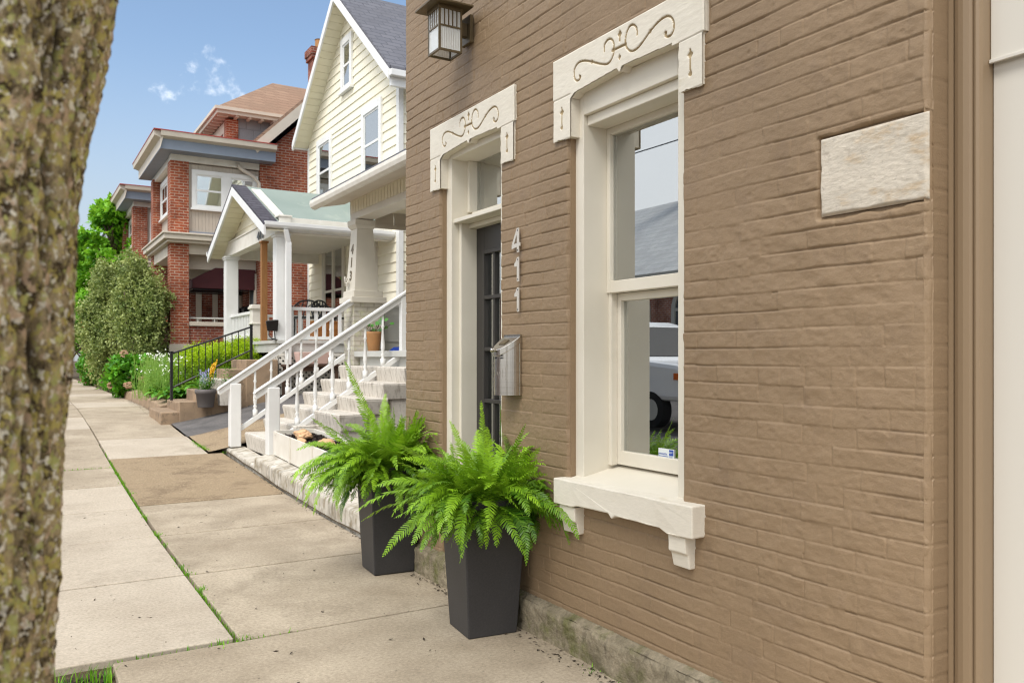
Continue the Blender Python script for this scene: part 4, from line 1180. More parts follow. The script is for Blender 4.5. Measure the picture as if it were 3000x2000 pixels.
# ------------------------------------------------------------------ porch of 413
P3 = thing('front_porch', 'white porch of the hidden neighbour with tapered column, painted brick pier and guttered roof', 'porch', (4.3, 10.5, 0.3))
m = MB()
px0, px1, py0, py1 = 4.19, 4.62, 11.40, 11.83
m.box(px0, px1, py0, py1, 0.3, 2.262)
m.build('pier', brick_mat('painted_pier_brick', (206, 200, 188), (200, 194, 180), (184, 176, 160)), P3)
m = MB()
m.box(px0 - .055, px1 + .055, py0 - .055, py1 + .055, 2.2625, 2.35); m.box(px0 - .01, px1 + .01, py0 - .01, py1 + .01, 2.3505, 2.445)
m.build('pier_cap', 'offwhite', P3, bevel=0.008)
m = MB()
def fr(hw0, hw1, z0, z1, cx=4.395, cy=11.62):
    m.hexa([(cx - hw0, cy - hw0, z0), (cx + hw0, cy - hw0, z0), (cx + hw0, cy + hw0, z0), (cx - hw0, cy + hw0, z0), (cx - hw1, cy - hw1, z1), (cx + hw1, cy - hw1, z1), (cx + hw1, cy + hw1, z1), (cx - hw1, cy + hw1, z1)])
fr(.185, .125, 2.4455, 3.36); fr(.13, .165, 3.3605, 3.41); fr(.165, .170, 3.4105, 3.49)
m.build('column', 'offwhite', P3, bevel=0.005)
m = MB()
m.box(4.262, 4.53, 5.6, 11.76, 3.5, 3.60)
m.build('beam', 'offwhite', P3, bevel=0.006)
m = MB()
m.box(4.268, 4.52, 5.6, 11.78, 3.6005, 3.84)
fz = m.build('fascia_boards', 'taupe', P3)
m = MB()
for k in range(56): m.box(4.262, 4.2675, 5.6 + k * 0.11, 5.694 + k * 0.11, 3.6005, 3.81)
m.build('beadboard', 'soffit', P3)
m = MB()
m.prism([(3.84, 3.70), (4.27, 3.79), (4.27, 3.85), (3.84, 3.78)], 'y', 5.6, 12.02)      # boxed eave
m.build('eave', 'taupe', P3, bevel=0.004)
m = MB()
m.prism([(3.74, 3.75), (3.755, 3.70), (3.80, 3.675), (3.838, 3.675), (3.838, 3.80), (3.745, 3.80)], 'y', 5.6, 12.08)
m.build('gutter', 'whitew', P3, bevel=0.004)
m = MB()
m.prism([(3.765, 3.80), (7.2, 4.55), (7.2, 4.60), (3.765, 3.83)], 'y', 5.6, 12.05)
m.build('roof', 'greysh', P3)
m = MB()
m.box(4.53, 7.2, 5.6, 11.7, 3.62, 3.66)
m.build('ceiling', 'soffit', P3)
m = MB()
for k in range(9): m.box(4.54 + k * 0.3, 4.825 + k * 0.3, 11.44, 11.47, 3.44, 3.62)
m.box(4.54, 7.2, 11.43, 11.48, 3.38, 3.44)
m.build('side_boards', 'taupe2', P3)
m = MB()
m.box(4.235, 7.2, 5.6, 11.40, 1.49, 1.552)
m.box(4.19, 4.2345, 9.02, 11.40, 1.475, 1.555)
m.box(4.27, 7.2, 9.02, 11.38, 0.3, 1.489)
m.build('floor', 'grey', P3, bevel=0.004)
m = MB()
m.box(4.625, 7.0, 11.55, 11.60, 1.553, 2.22); m.box(4.625, 7.0, 11.52, 11.63, 2.2205, 2.26)
for a in (4.72, 5.32, 5.92):
    m.box(a + .04, a + .46, 11.543, 11.5495, 1.74, 2.10)
    m.box(a, a + .04, 11.535, 11.5495, 1.70, 2.14); m.box(a + .46, a + .5, 11.535, 11.5495, 1.70, 2.14)
    m.box(a + .04, a + .46, 11.535, 11.5495, 1.70, 1.74); m.box(a + .04, a + .46, 11.535, 11.5495, 2.10, 2.14)
m.build('knee_wall', 'grey', P3, bevel=0.003)
m = MB(); m.box(7.2, 14, 5.52, 11.75, 0, 6.0); m.build('house_wall', 'taupe', P3)

def numerals(label, text, size, P, u, z, dz, mat, depth=0.008, vertical=True, du=0.0, loc=(0, 0, 0), step=None):
    t = thing('house_number', label, 'house number', loc)
    for k, ch in enumerate(text):
        mb = MB(); text_mb(mb, ch, size, P, u + du * k, z - (dz * k if vertical else 0), 0.004, depth, align='CENTER', sx=1.0 if vertical else 1.5, bold=0.003 if vertical else 0.010)
        mb.build('digit', mat, t)
    return t
def colP(u, z, d=0.0):
    hw = .185 + (.125 - .185) * (z - 2.4455) / (3.36 - 2.4455)
    return (4.395 - hw - d, -u, z)
numerals('bronze house number 413 running down the tapered white column', '413', 0.20, colP, -11.63, 2.995, 0.195, 'bronze', loc=(4.25, 11.62, 2.6))

# terracotta pot with round-leaved plant, blue tarp
t = thing('plant_pot', 'terracotta pot with round-leaved plant on the porch edge beside the pier', 'plant pot', (4.30, 11.1, 1.552))
m = MB(); m.lathe([(.075, 0), (.08, .01), (.118, .25), (.122, .285), (.112, .285), (.108, .26)], 4.42, 11.22, 24, 0, 1.553); m.build('pot', 'terra', t, smooth=True)
rg = random.Random(4)
MT['roundleaf'] = leaf_mat('round_leaf', (50, 110, 40), (90, 160, 70), 0.4, 0.25)
V, F, A = [], [], []
m = MB()
for k in range(15):
    a = rg.uniform(0, 6.28); l = rg.uniform(.08, .30); h = rg.uniform(.02, .22)
    e_ = Vector((4.42 + l * math.cos(a), 11.22 + l * math.sin(a) * .8, 1.83 + h))
    b = Vector((4.42, 11.22, 1.81)); mid = (b + e_) / 2 + Vector((0, 0, -.02))
    m.tube([b, mid, e_], .004, 5)
    r = rg.uniform(.028, .042); nrm = Vector((rg.uniform(-1, -.2), rg.uniform(-1, -.2), rg.uniform(.1, .8))).normalized()
    u = nrm.orthogonal().normalized(); w = nrm.cross(u); n = len(V)
    c = e_
    ring = [c + (u * math.cos(q * math.pi / 4) + w * math.sin(q * math.pi / 4)) * r for q in range(8)]
    V += [c] + ring; A += [rg.random()] * 9
    for q in range(0, 8, 2): F.append((n, n + 1 + q, n + 1 + (q + 1) % 8, n + 1 + (q + 2) % 8))
pl = m.build('stem', 'rust', t)
np_mesh('leaves', np.array([tuple(v) for v in V]), np.array(F), 'roundleaf', t, False, None, A)
m = MB(); m.hexa([(4.62, 10.72, 1.553), (5.0, 10.75, 1.553), (5.0, 11.10, 1.553), (4.60, 11.15, 1.553), (4.66, 10.76, 1.61), (4.95, 10.78, 1.60), (4.97, 11.05, 1.62), (4.66, 11.08, 1.615)])
tag(m.build('folded_tarp', 'blue', None, bevel=0.02, sub=.06, wob=.02), 'folded bright blue tarp lying on the porch floor', 'tarp')
m = MB()
for k in range(7):
    a = k * .9
    m.tube([(4.205 - .03, 11.64, 2.60), (4.17 - .02 * math.sin(a), 11.68 + .06 * math.cos(a), 2.61 + .05 * math.sin(a)), (4.16, 11.66 + .03 * math.sin(a), 2.56 - .02 * k % .06)], .010, 6)
tag(m.build('cord_bundle', 'whitew', None, smooth=True), 'bundle of white cord tied to the tapered porch column', 'cord')

# ------------------------------------------------------------------ yellow clapboard house
YH = thing('yellow_house', 'pale yellow clapboard gabled house with white trim and grey shingle roof', 'house', (6.2, 17.2, 0.5))
def lap_rows(mb, P, u0, u1, z0, z1, ex, clip=None, holes=(), t=0.022):
    z = z0
    while z < z1 - 0.01:
        zt = min(z + ex, z1)
        a0, b0 = u0, u1; a1, b1 = u0, u1
        if clip:
            a0, b0 = clip(z); a1, b1 = clip(zt)
        if b0 - a0 > 0.02:
            segs = [(a0, b0, a1, b1)]
            for (hu0, hu1, hz0, hz1) in holes:
                if hz0 < zt - .02 and hz1 > z + .02:
                    ns = []
                    for (p, q, r_, s_) in segs:
                        if hu1 <= p or hu0 >= q: ns.append((p, q, r_, s_)); continue
                        if hu0 > p: ns.append((p, hu0, r_, hu0))
                        if hu1 < q: ns.append((hu1, q, hu1, s_))
                    segs = ns
            for (p, q, r_, s_) in segs:
                mb.add([P(p, z, t), P(q, z, t), P(s_, zt, .002), P(r_, zt, .002), P(p, z, 0), P(q, z, 0)], [(0, 1, 2, 3), (0, 4, 5, 1)])
        z = zt
YX = 6.2
YC = 17.2
pitch = (9.13 - 6.60) / 3.03
def rakez(y): return 9.25 - abs(y - 17.08) * pitch
def gclip(z):
    h = max(0.0, (9.25 - z) / pitch)
    return (max(14.42, 17.08 - h), min(20.04, 17.08 + h))
W2 = (15.22, 16.31, 5.08, 6.61); W1 = (18.24, 19.29, 5.08, 6.62); WA = (16.89, 17.585, 7.31, 8.47); DW = (17.36, 18.875, 1.95, 4.09); DR = (15.48, 16.55, 1.79, 3.90)
m = MB()
lap_rows(m, PX(YX), 14.42, 20.04, 0.5, 6.56, 0.186, None, [W1, W2, DW, DR])
lap_rows(m, PX(YX), 14.42, 20.04, 6.56, 9.1, 0.186, gclip, [WA])
lap_rows(m, PY(14.42), 6.2, 12.0, 0.5, 6.6, 0.186)
m.prism([(14.44, 0.3), (20.02, 0.3), (20.02, 6.55), (17.08, 9.0), (14.44, 6.55)], 'x', 6.205, 14.0)
m.build('wall', 'yellow', YH, recalc=False)
m = MB()
m.box(6.165, 6.26, 14.375, 14.419, .5, 6.62); m.box(6.165, 6.1995, 14.419, 14.50, .5, 6.62); m.build('corner_board', 'white', YH)
m = MB(); m.box(6.165, 6.1995, 19.97, 20.06, .5, 6.62)
m.build('corner_board', 'white', YH)
m = MB()
for sgn in (-1, 1):
    e = 17.08 + sgn * 3.06
    pts = [(17.08, 9.30), (e, 9.30 - 3.06 * pitch), (e, 9.36 - 3.06 * pitch), (17.08, 9.36)]
    m.prism(pts, 'x', 5.82, 14.2)
m.build('roof', 'greysh', YH)
m = MB()
for sgn in (-1, 1):
    e = 17.08 + sgn * 3.06
    m.prism([(17.08, 9.10), (e, 9.10 - 3.06 * pitch), (e, 9.298 - 3.06 * pitch), (17.08, 9.298)], 'x', 5.80, 5.84)
m.build('bargeboard', 'white', YH, bevel=0.004)
m = MB()
for sgn in (-1, 1):
    n = 22
    for k in range(n):
        a = k / n; b = (k + 0.93) / n
        y0 = 17.08 + sgn * 3.04 * a; y1 = 17.08 + sgn * 3.04 * b
        z0 = 9.16 - 3.04 * a * pitch; z1 = 9.16 - 3.04 * b * pitch
        m.hexa([(5.841, y0, z0), (6.2, y0, z0), (6.2, y1, z1), (5.841, y1, z1), (5.841, y0, z0 + .02), (6.2, y0, z0 + .02), (6.2, y1, z1 + .02), (5.841, y1, z1 + .02)])
m.build('soffit', 'soffit', YH)
m = MB()
m.box(5.86, 14, 14.0305, 14.10, 6.44, 6.66); m.build('fascia', 'white', YH, bevel=0.004)
for y0, y1 in ((13.92, 14.03), (20.13, 20.24)):
    m = MB(); m.box(5.82, 14, y0, y1, 6.60, 6.72); m.build('gutter', 'white', YH, bevel=0.01)

def house_window(parent, P, u0, u1, z0, z1, cas=0.11, mat='white', double=False, sash=True, backing='interior', sill=True, curtain=None, muntin=0):
    f = MB()
    f.boxP(P, u0, u0 + cas, z0, z1, 0, .05); f.boxP(P, u1 - cas, u1, z0, z1, 0, .05)
    f.boxP(P, u0 + cas, u1 - cas, z1 - cas * 1.15, z1, 0, .055); f.boxP(P, u0 + cas, u1 - cas, z0, z0 + cas * .6, 0, .055)
    a, b, c, d = u0 + cas, u1 - cas, z0 + cas * .6, z1 - cas * 1.15
    cols = [(a, b)]
    if double:
        mid = (a + b) / 2; f.boxP(P, mid - .05, mid + .05, c, d, 0, .05); cols = [(a, mid - .05), (mid + .05, b)]
    for (p, q) in cols:
        s = .04
        f.boxP(P, p, p + s, c, d, 0, .032); f.boxP(P, q - s, q, c, d, 0, .032)
        f.boxP(P, p + s, q - s, c, c + s, 0, .032); f.boxP(P, p + s, q - s, d - s, d, 0, .032)
        if sash: f.boxP(P, p + s, q - s, (c + d) / 2 - .025, (c + d) / 2 + .025, 0, .036)
        for k in range(muntin):
            uu = p + s + (q - p - 2 * s) * (k + 1) / (muntin + 1); f.boxP(P, uu - .01, uu + .01, (c + d) / 2 + .025, d - s, 0, .030)
    w = f.build('window', mat, parent)
    for (p, q) in cols:
        g_ = MB(); g_.boxP(P, p + .04, q - .04, c + .04, d - .04, .020, .024); g_.build('pane', 'glass_far', w)
        k = MB(); k.boxP(P, p + .03, q - .03, c + .03, d - .03, .001, .006); k.build('interior', backing, w)
        if curtain:
            for (r0, r1, s0, s1) in curtain:
                k = MB(); k.boxP(P, p + .04 + (q - p - .08) * r0, p + .04 + (q - p - .08) * r1, c + .04 + (d - c - .08) * s0, c + .04 + (d - c - .08) * s1, .007, .012)
                k.build('curtain', 'curtain', w)
    if sill:
        k = MB(); k.boxP(P, u0 - .03, u1 + .03, z0 - .05, z0 - .001, 0, .09); k.build('sill', mat, w)
    return w
house_window(YH, PX(YX - .01), *W2, cas=.13, curtain=[(0, 1, .5, .96), (.0, .25, 0, .5)])
house_window(YH, PX(YX - .01), *W1, cas=.13, curtain=[(.55, 1, .0, .5)])
house_window(YH, PX(YX - .01), *WA, cas=.13)
house_window(YH, PX(YX - .01), *DW, cas=.14, mat='offwhite', double=True, curtain=None)
m = MB()
P = PX(YX - .005)
m.boxP(P, 15.48, 15.60, 1.79, 3.90, 0, .05); m.boxP(P, 16.43, 16.55, 1.79, 3.9, 0, .05); m.boxP(P, 15.6, 16.43, 3.78, 3.9, 0, .05)
m.boxP(P, 15.6, 15.75, 1.79, 3.77, 0, .03); m.boxP(P, 16.28, 16.43, 1.79, 3.77, 0, .03); m.boxP(P, 15.75, 16.28, 3.5, 3.77, 0, .03); m.boxP(P, 15.75, 16.28, 1.79, 2.3, 0, .03)
for z in (2.70, 3.10): m.boxP(P, 15.75, 16.28, z - .015, z + .015, 0, .028)
d_ = m.build('door', 'whitew', YH)
m = MB(); m.boxP(P, 15.75, 16.28, 2.3, 3.5, .016, .02); m.build('pane', 'glass_far', d_)
m = MB(); m.boxP(P, 15.74, 16.29, 2.29, 3.51, .001, .005); m.build('interior', 'dark', d_)

# ------------------------------------------------------------------ gabled porch with the green roof (417)
P7 = thing('front_porch', 'gabled white porch with a green roll roof and boxed columns before the yellow house', 'porch', (4.1, 17.1, 0.5))
gp = (4.80 - 3.75) / 2.36
ap = 17.08
def gz7(y): return 4.86 - abs(y - ap) * gp
for nm, sgn, mat in (('roof', -1, 'greenroof'), ('roof', 1, 'greenroof')):
    m = MB(); e = ap + sgn * 2.50
    m.prism([(ap, 4.90), (e, 4.90 - 2.50 * gp), (e, 4.93 - 2.50 * gp), (ap, 4.93)], 'x', 3.98, 6.22)
    r_ = m.build(nm, mat, P7)
    m = MB()
    m.prism([(ap, 4.90), (e, 4.90 - 2.50 * gp), (e, 4.945 - 2.50 * gp), (ap, 4.945)], 'x', 3.70, 3.979)
    m.build('shingle_edge', 'darksh', r_)
    if sgn < 0:
        m = MB()
        a, b = ap - .28, ap - 2.30
        m.prism([(a, 4.94 - .28 * gp), (b, 4.94 - 2.30 * gp), (b, 4.965 - 2.30 * gp), (a, 4.965 - .28 * gp)], 'x', 4.02, 4.20)
        m.build('patch_board', 'whitew', r_)
m = MB()
for sgn in (-1, 1):
    e = ap + sgn * 2.5
    m.prism([(ap, 4.72), (e, 4.72 - 2.5 * gp), (e, 4.899 - 2.5 * gp), (ap, 4.899)], 'x', 3.70, 3.74)
m.build('bargeboard', 'white', P7, bevel=0.003)
m = MB()
for sgn in (-1, 1):
    n = 14
    for k in range(n):
        a = k / n; b = (k + .92) / n
        y0, y1 = ap + sgn * 2.48 * a, ap + sgn * 2.48 * b; z0, z1 = 4.80 - 2.48 * a * gp, 4.80 - 2.48 * b * gp
        m.hexa([(3.741, y0, z0), (4.1, y0, z0), (4.1, y1, z1), (3.741, y1, z1), (3.741, y0, z0 + .02), (4.1, y0, z0 + .02), (4.1, y1, z1 + .02), (3.741, y1, z1 + .02)])
m.build('soffit', 'soffit', P7)
m = MB()
def g7clip(z):
    h = max(0.0, (4.84 - z) / gp); return (ap - min(2.3, h), ap + min(2.3, h))
lap_rows(m, PX(4.12), 14.8, 19.4, 3.99, 4.80, 0.186, g7clip)
m.build('gable_wall', 'yellow', P7, recalc=False)
m = MB()
m.box(4.02, 4.22, 14.72, 19.42, 3.70, 3.985); m.box(4.00, 4.24, 14.70, 19.44, 3.9855, 4.015)
m.box(4.22, 6.19, 14.74, 14.92, 3.70, 3.98); m.box(4.22, 6.19, 19.24, 19.40, 3.70, 3.98)
m.build('beam', 'whitew', P7, bevel=0.004)
m = MB(); m.box(4.22, 6.19, 14.92, 19.24, 3.90, 3.93); m.build('ceiling', 'offwhite', P7)
m = MB()
m.prism([(14.56, 3.80), (14.58, 3.76), (14.70, 3.74), (14.70, 3.86), (14.56, 3.86)], 'x', 3.72, 6.35)
m.box(3.74, 6.20, 14.7005, 14.74, 3.72, 3.84)
m.build('gutter', 'white', P7, bevel=0.004)
m = MB(); m.prism([(19.56, 3.76), (19.68, 3.76), (19.68, 3.86), (19.56, 3.86)], 'x', 3.70, 6.2)
m.build('gutter', 'white', P7, bevel=0.004)
FZ = 1.775
def boxcol(x, y, w, z0, z1):
    m = MB()
    m.box(x - w, x + w, y - w, y + w, z0, z1 - .08); m.box(x - w - .02, x + w + .02, y - w - .02, y + w + .02, z1 - .0795, z1 - .04); m.box(x - w - .035, x + w + .035, y - w - .035, y + w + .035, z1 - .0395, z1 - .001)
    return m.build('column', 'white', P7, bevel=0.004)
boxcol(4.08, 14.86, .115, FZ, 3.70); boxcol(4.09, 18.95, .13, FZ, 3.70)
m = MB()
m.box(4.10, 4.20, 14.60, 14.68, 0.75, 3.52); m.hexa([(4.11, 14.60, 3.52), (4.19, 14.60, 3.52), (4.19, 14.68, 3.52), (4.11, 14.68, 3.52), (4.05, 14.56, 3.74), (4.13, 14.56, 3.74), (4.13, 14.64, 3.74), (4.05, 14.64, 3.74)])
m.build('downspout', 'white', P7, bevel=0.006)
m = MB(); m.box(4.02, 4.13, 15.98, 16.09, FZ, 3.66); m.box(4.0, 4.15, 15.96, 16.11, 3.661, 3.70)
m.build('support_post', 'wood', P7, bevel=0.003)
m = MB()
m.box(3.96, 6.19, 14.66, 19.35, FZ - .06, FZ); m.box(3.99, 6.19, 14.69, 19.32, FZ - .22, FZ - .0605)
m.build('floor', 'grey', P7, bevel=0.003)
def porch_rail(P, u0, u1, z0, z1, n, wd=.03, d=0):
    t = MB()
    t.boxP(P, u0, u1, z1 - .06, z1, -.045, .045); t.boxP(P, u0, u1, z0, z0 + .06, -.03, .03)
    r_ = t.build('railing', 'white', P7, bevel=0.003)
    for k in range(n):
        u = u0 + (u1 - u0) * (k + .5) / n
        b = MB(); b.boxP(P, u - wd, u + wd, z0 + .0605, z1 - .0605, -.018, .018); b.build('baluster', 'white', r_)
porch_rail(PY(14.86), 4.20, 6.16, 1.79, 2.38, 13)
porch_rail(PX(4.09), 16.85, 18.82, 1.87, 2.40, 14, .022)
porch_rail(PY(19.2), 4.25, 6.16, 1.87, 2.45, 12)
m = MB()
m.box(3.98, 4.20, 16.55, 16.77, FZ, 2.42); m.box(3.95, 4.23, 16.52, 16.80, 2.4205, 2.47); m.box(3.97, 4.21, 16.54, 16.78, 2.4705, 2.51); m.box(3.96, 4.22, 16.53, 16.79, 2.12, 2.15)
m.build('newel', 'whitew', P7, bevel=0.008)
def lattice(P, u0, u1, z0, z1, pitch_=0.105, sw=0.040):
    m = MB()
    def strip(sg, off, d):
        c = []
        # line z = z0 + sg*(u-u0) + off clipped to the rectangle
        us = [u0, u1]
        if sg > 0:
            ua = max(u0, u0 - off); ub = min(u1, u0 - off + (z1 - z0)) if True else u1
            if ub - ua < .01: return
            za, zb_ = z0 + (ua - u0) + off, z0 + (ub - u0) + off
        else:
            ua = max(u0, u0 + off - (z1 - z0)); ub = min(u1, u0 + off)
            if ub - ua < .01: return
            za, zb_ = z0 - (ua - u0) + off, z0 - (ub - u0) + off
        h = sw * .7
        m.hexa([P(ua, za - h, d), P(ub, zb_ - h, d), P(ub, zb_ - h, d + .006), P(ua, za - h, d + .006), P(ua, za + h, d), P(ub, zb_ + h, d), P(ub, zb_ + h, d + .006), P(ua, za + h, d + .006)])
    n = int((u1 - u0 + z1 - z0) / pitch_) + 2
    for k in range(-n, n + 1):
        strip(1, k * pitch_, 0.0); strip(-1, k * pitch_ + .05, .0065)
    m.boxP(P, u0, u1, z1 - .03, z1 + .05, -.01, .02); m.boxP(P, u0, u1, z0 - .05, z0 + .02, -.01, .02)
    return m.build('lattice', 'whitew', P7)
lattice(PY(14.72), 4.0, 6.15, 0.85, 1.52)
lattice(PX(4.0), 14.75, 15.35, 0.75, 1.52)
m = MB(); m.box(4.1, 6.19, 14.9, 19.3, 0.4, 1.5); m.build('crawl_space_wall', 'dark', P7)
numerals('black house number 417 tacked to the porch beam', '417', 0.20, PXr(4.008), -16.20, 3.745, 0, 'black', vertical=False, du=0.185, loc=(4.015, 15.5, 3.74))

# floodlight, patio chair, cabinet, table and trough at the porch
t = thing('floodlight', 'small black floodlight on a stand in front of the white porch column', 'floodlight', (3.9, 14.9, FZ))
m = MB(); m.hexa([(3.80, 14.72, 1.93), (3.98, 14.70, 1.93), (4.00, 14.80, 1.97), (3.82, 14.82, 1.97), (3.76, 14.66, 2.10), (3.98, 14.64, 2.13), (4.0, 14.82, 2.15), (3.80, 14.84, 2.12)])
m.build('lamp_head', 'black', t, bevel=.01)
m = MB(); m.tube([(3.84, 14.76, 1.95), (3.83, 14.74, 1.86), (3.88, 14.72, 1.80), (3.95, 14.74, 1.79)], .008, 6); m.tube([(3.93, 14.76, 1.95), (3.95, 14.76, 1.80), (3.9, 14.75, 1.78)], .008, 6); m.box(3.82, 3.98, 14.68, 14.80, 1.776, 1.79)
m.build('stand', 'black', t)
def patio_chair(label, x, y, rz):
    t = thing('patio_chair', label, 'chair', (x, y, FZ), 'black patio chairs on the porch')
    c, s = math.cos(rz), math.sin(rz)
    T = lambda a, b, z: (x + a * c - b * s, y + a * s + b * c, FZ + z)
    for (a, b) in ((-.24, -.22), (.24, -.22), (-.24, .22), (.24, .22)):
        m = MB(); m.tube([T(a * 1.1, b * 1.1, 0), T(a, b, .25), T(a, b, .43)], .014, 6); m.build('leg', 'black', t)
    m = MB(); m.hexa([T(-.27, -.26, .43), T(.27, -.26, .43), T(.27, .26, .43), T(-.27, .26, .43), T(-.27, -.26, .46), T(.27, -.26, .46), T(.27, .26, .46), T(-.27, .26, .46)]); m.build('seat', 'black', t, bevel=.01)
    m = MB()
    arc = [T(-.27 + .0 * k, .25, .46) for k in range(1)] + [T(-.27 * math.cos(math.pi * k / 12), .25 + .06, .60 + .20 * math.sin(math.pi * k / 12)) for k in range(13)] + [T(.27, .25, .46)]
    m.tube(arc, .016, 6)
    for k in range(-2, 3):
        m.tube([T(k * .09, .25, .46), T(k * .09 + .03, .29, .60), T(k * .09 - .02, .3, .68), T(k * .08, .31, .60 + .19 * math.cos(k * .09 / .27 * 1.2))], .012, 5)
    for k in range(4):
        a0 = -.2 + k * .13
        m.tube([T(a0 + .05 * math.cos(q), .30, .66 + .05 * math.sin(q)) for q in np.linspace(0, 6.2, 9)], .009, 5)
    m.build('backrest', 'black', t)
    for sg in (-1, 1):
        m = MB(); m.tube([T(sg * .27, .25, .66), T(sg * .30, 0, .68), T(sg * .29, -.2, .62), T(sg * .26, -.24, .46)], .014, 6); m.build('armrest', 'black', t)
    return t
patio_chair('black scrolled patio chair seen above the railing by the yellow wall', 5.25, 15.45, R(35))
patio_chair('black patio chair behind the porch balusters, lower than its neighbour', 4.75, 15.5, R(-20))
t = thing('wooden_cabinet', 'small orange wood cabinet standing behind the porch balusters', 'cabinet', (5.0, 15.1, FZ))
m = MB(); m.box(4.74, 5.25, 15.02, 15.35, FZ, 2.12); m.build('body', 'orangewood', t)
m = MB(); m.box(4.72, 5.27, 15.0, 15.37, 2.1205, 2.15); m.box(4.76, 5.23, 15.008, 15.0195, 1.83, 1.96); m.box(4.76, 5.23, 15.008, 15.0195, 1.98, 2.1); m.build('drawer_fronts', 'orangewood', t)
t = thing('side_table', 'weathered dark table against the white lattice below the porch', 'table', (4.4, 14.45, .75))
def dzr(x): return float(drz(np.array(x), np.array(14.3)))
m = MB(); m.box(4.02, 5.0, 14.30, 14.66, 1.30, 1.34); m.box(4.05, 4.97, 14.33, 14.63, 1.22, 1.2995); m.build('top', 'rust', t, bevel=.004)
for (x, y) in ((4.06, 14.34), (4.94, 14.34), (4.06, 14.61), (4.94, 14.61)):
    m = MB(); m.box(x - .025, x + .025, y - .025, y + .025, .7, 1.22); m.build('leg', 'rust', t)
m = MB(); m.hexa([(4.28, 14.36, 1.345), (4.78, 14.36, 1.345), (4.78, 14.60, 1.345), (4.28, 14.60, 1.345), (4.24, 14.33, 1.56), (4.82, 14.33, 1.56), (4.82, 14.63, 1.56), (4.24, 14.63, 1.56)])
tag(m.build('trough', 'pink', None, bevel=.012), 'faded pink plastic trough standing on the dark table', 'trough')

# ------------------------------------------------------------------ concrete steps of 417, iron rail, kerb wall
S7 = thing('concrete_steps', 'stained brown concrete steps with iron rail beside the driveway', 'steps', (2.03, 15, .38))
def stp(x0, x1, y0, y1, z0, z1, seed, mat='brownstep'):
    m = MB(); m.box(x0, x1, y0, y1, z0, z1); m.build('step', mat, S7, bevel=.018, sub=.12, wob=.014, seed=seed)
stp(2.02, 2.50, 14.50, 15.90, .28, .565, 1); stp(2.305, 2.90, 14.505, 15.85, .30, .715, 2); stp(2.61, 3.05, 14.56, 15.7, .6, .905, 3)
stp(2.82, 3.25, 14.60, 15.66, .6, 1.095, 4, 'step'); stp(3.10, 3.52, 14.62, 15.55, .6, 1.262, 5); stp(3.40, 3.96, 14.60, 15.75, .5, 1.425, 6)
m = MB(); m.box(2.30, 3.40, 14.44, 14.499, .3, .72); m.build('edge_wall', 'brownstep', S7, sub=.1, wob=.01)
IR = thing('iron_railing', 'thin black iron handrail with twisted bars on the stained steps', 'railing', (2.2, 15.0, .72))
def irn(A, B, y):
    (xa, za), (xb, zb) = A, B
    m = MB(); m.tube([(xa, y, za), (xb, y, zb)], .017, 6); m.build('handrail', 'black', IR)
    return lambda x: za + (zb - za) * (x - xa) / (xb - xa)
yI = 15.30
xa, xb = 2.30, 3.66
f1 = irn((xa, 1.53), (xb, 2.02), yI); f2 = irn((xa, .93), (xb, 1.60), yI)
for x, z0, z1 in ((xa, .72, 1.56), (xb, 1.42, 2.05)):
    m = MB(); m.box(x - .022, x + .022, yI - .022, yI + .022, z0, z1); m.box(x - .03, x + .03, yI - .03, yI + .03, z1, z1 + .012); m.build('post', 'black', IR)
for k in range(11):
    x = xa + (xb - xa) * (k + 1) / 12
    m = MB(); pts = []
    za, zb = f2(x), f1(x)
    for q in range(13):
        f = q / 12; tw_ = .004 * math.sin(f * 24) if k % 2 else 0
        pts.append((x + tw_, yI + (.004 * math.cos(f * 24) if k % 2 else 0), za + (zb - za) * f))
    m.tube(pts, .0085, 5); m.build('baluster', 'black', IR)
m = MB()
y = 15.93
for k, (a, b) in enumerate([(15.92, 17.6), (17.62, 19.2), (19.22, 20.8), (20.82, 22.4)]):
    m.hexa([(2.17, a, gz(a) - .05), (2.40, a, gz(a) - .05), (2.40, b, gz(b) - .05), (2.17, b, gz(b) - .05), (2.20, a, gz(a) + .17), (2.42, a, gz(a) + .22), (2.42, b, gz(b) + .22), (2.20, b, gz(b) + .17)])
o = m.build('garden_kerb', 'brownstep', None, bevel=.02, sub=.15, wob=.02); o['kind'] = 'structure'

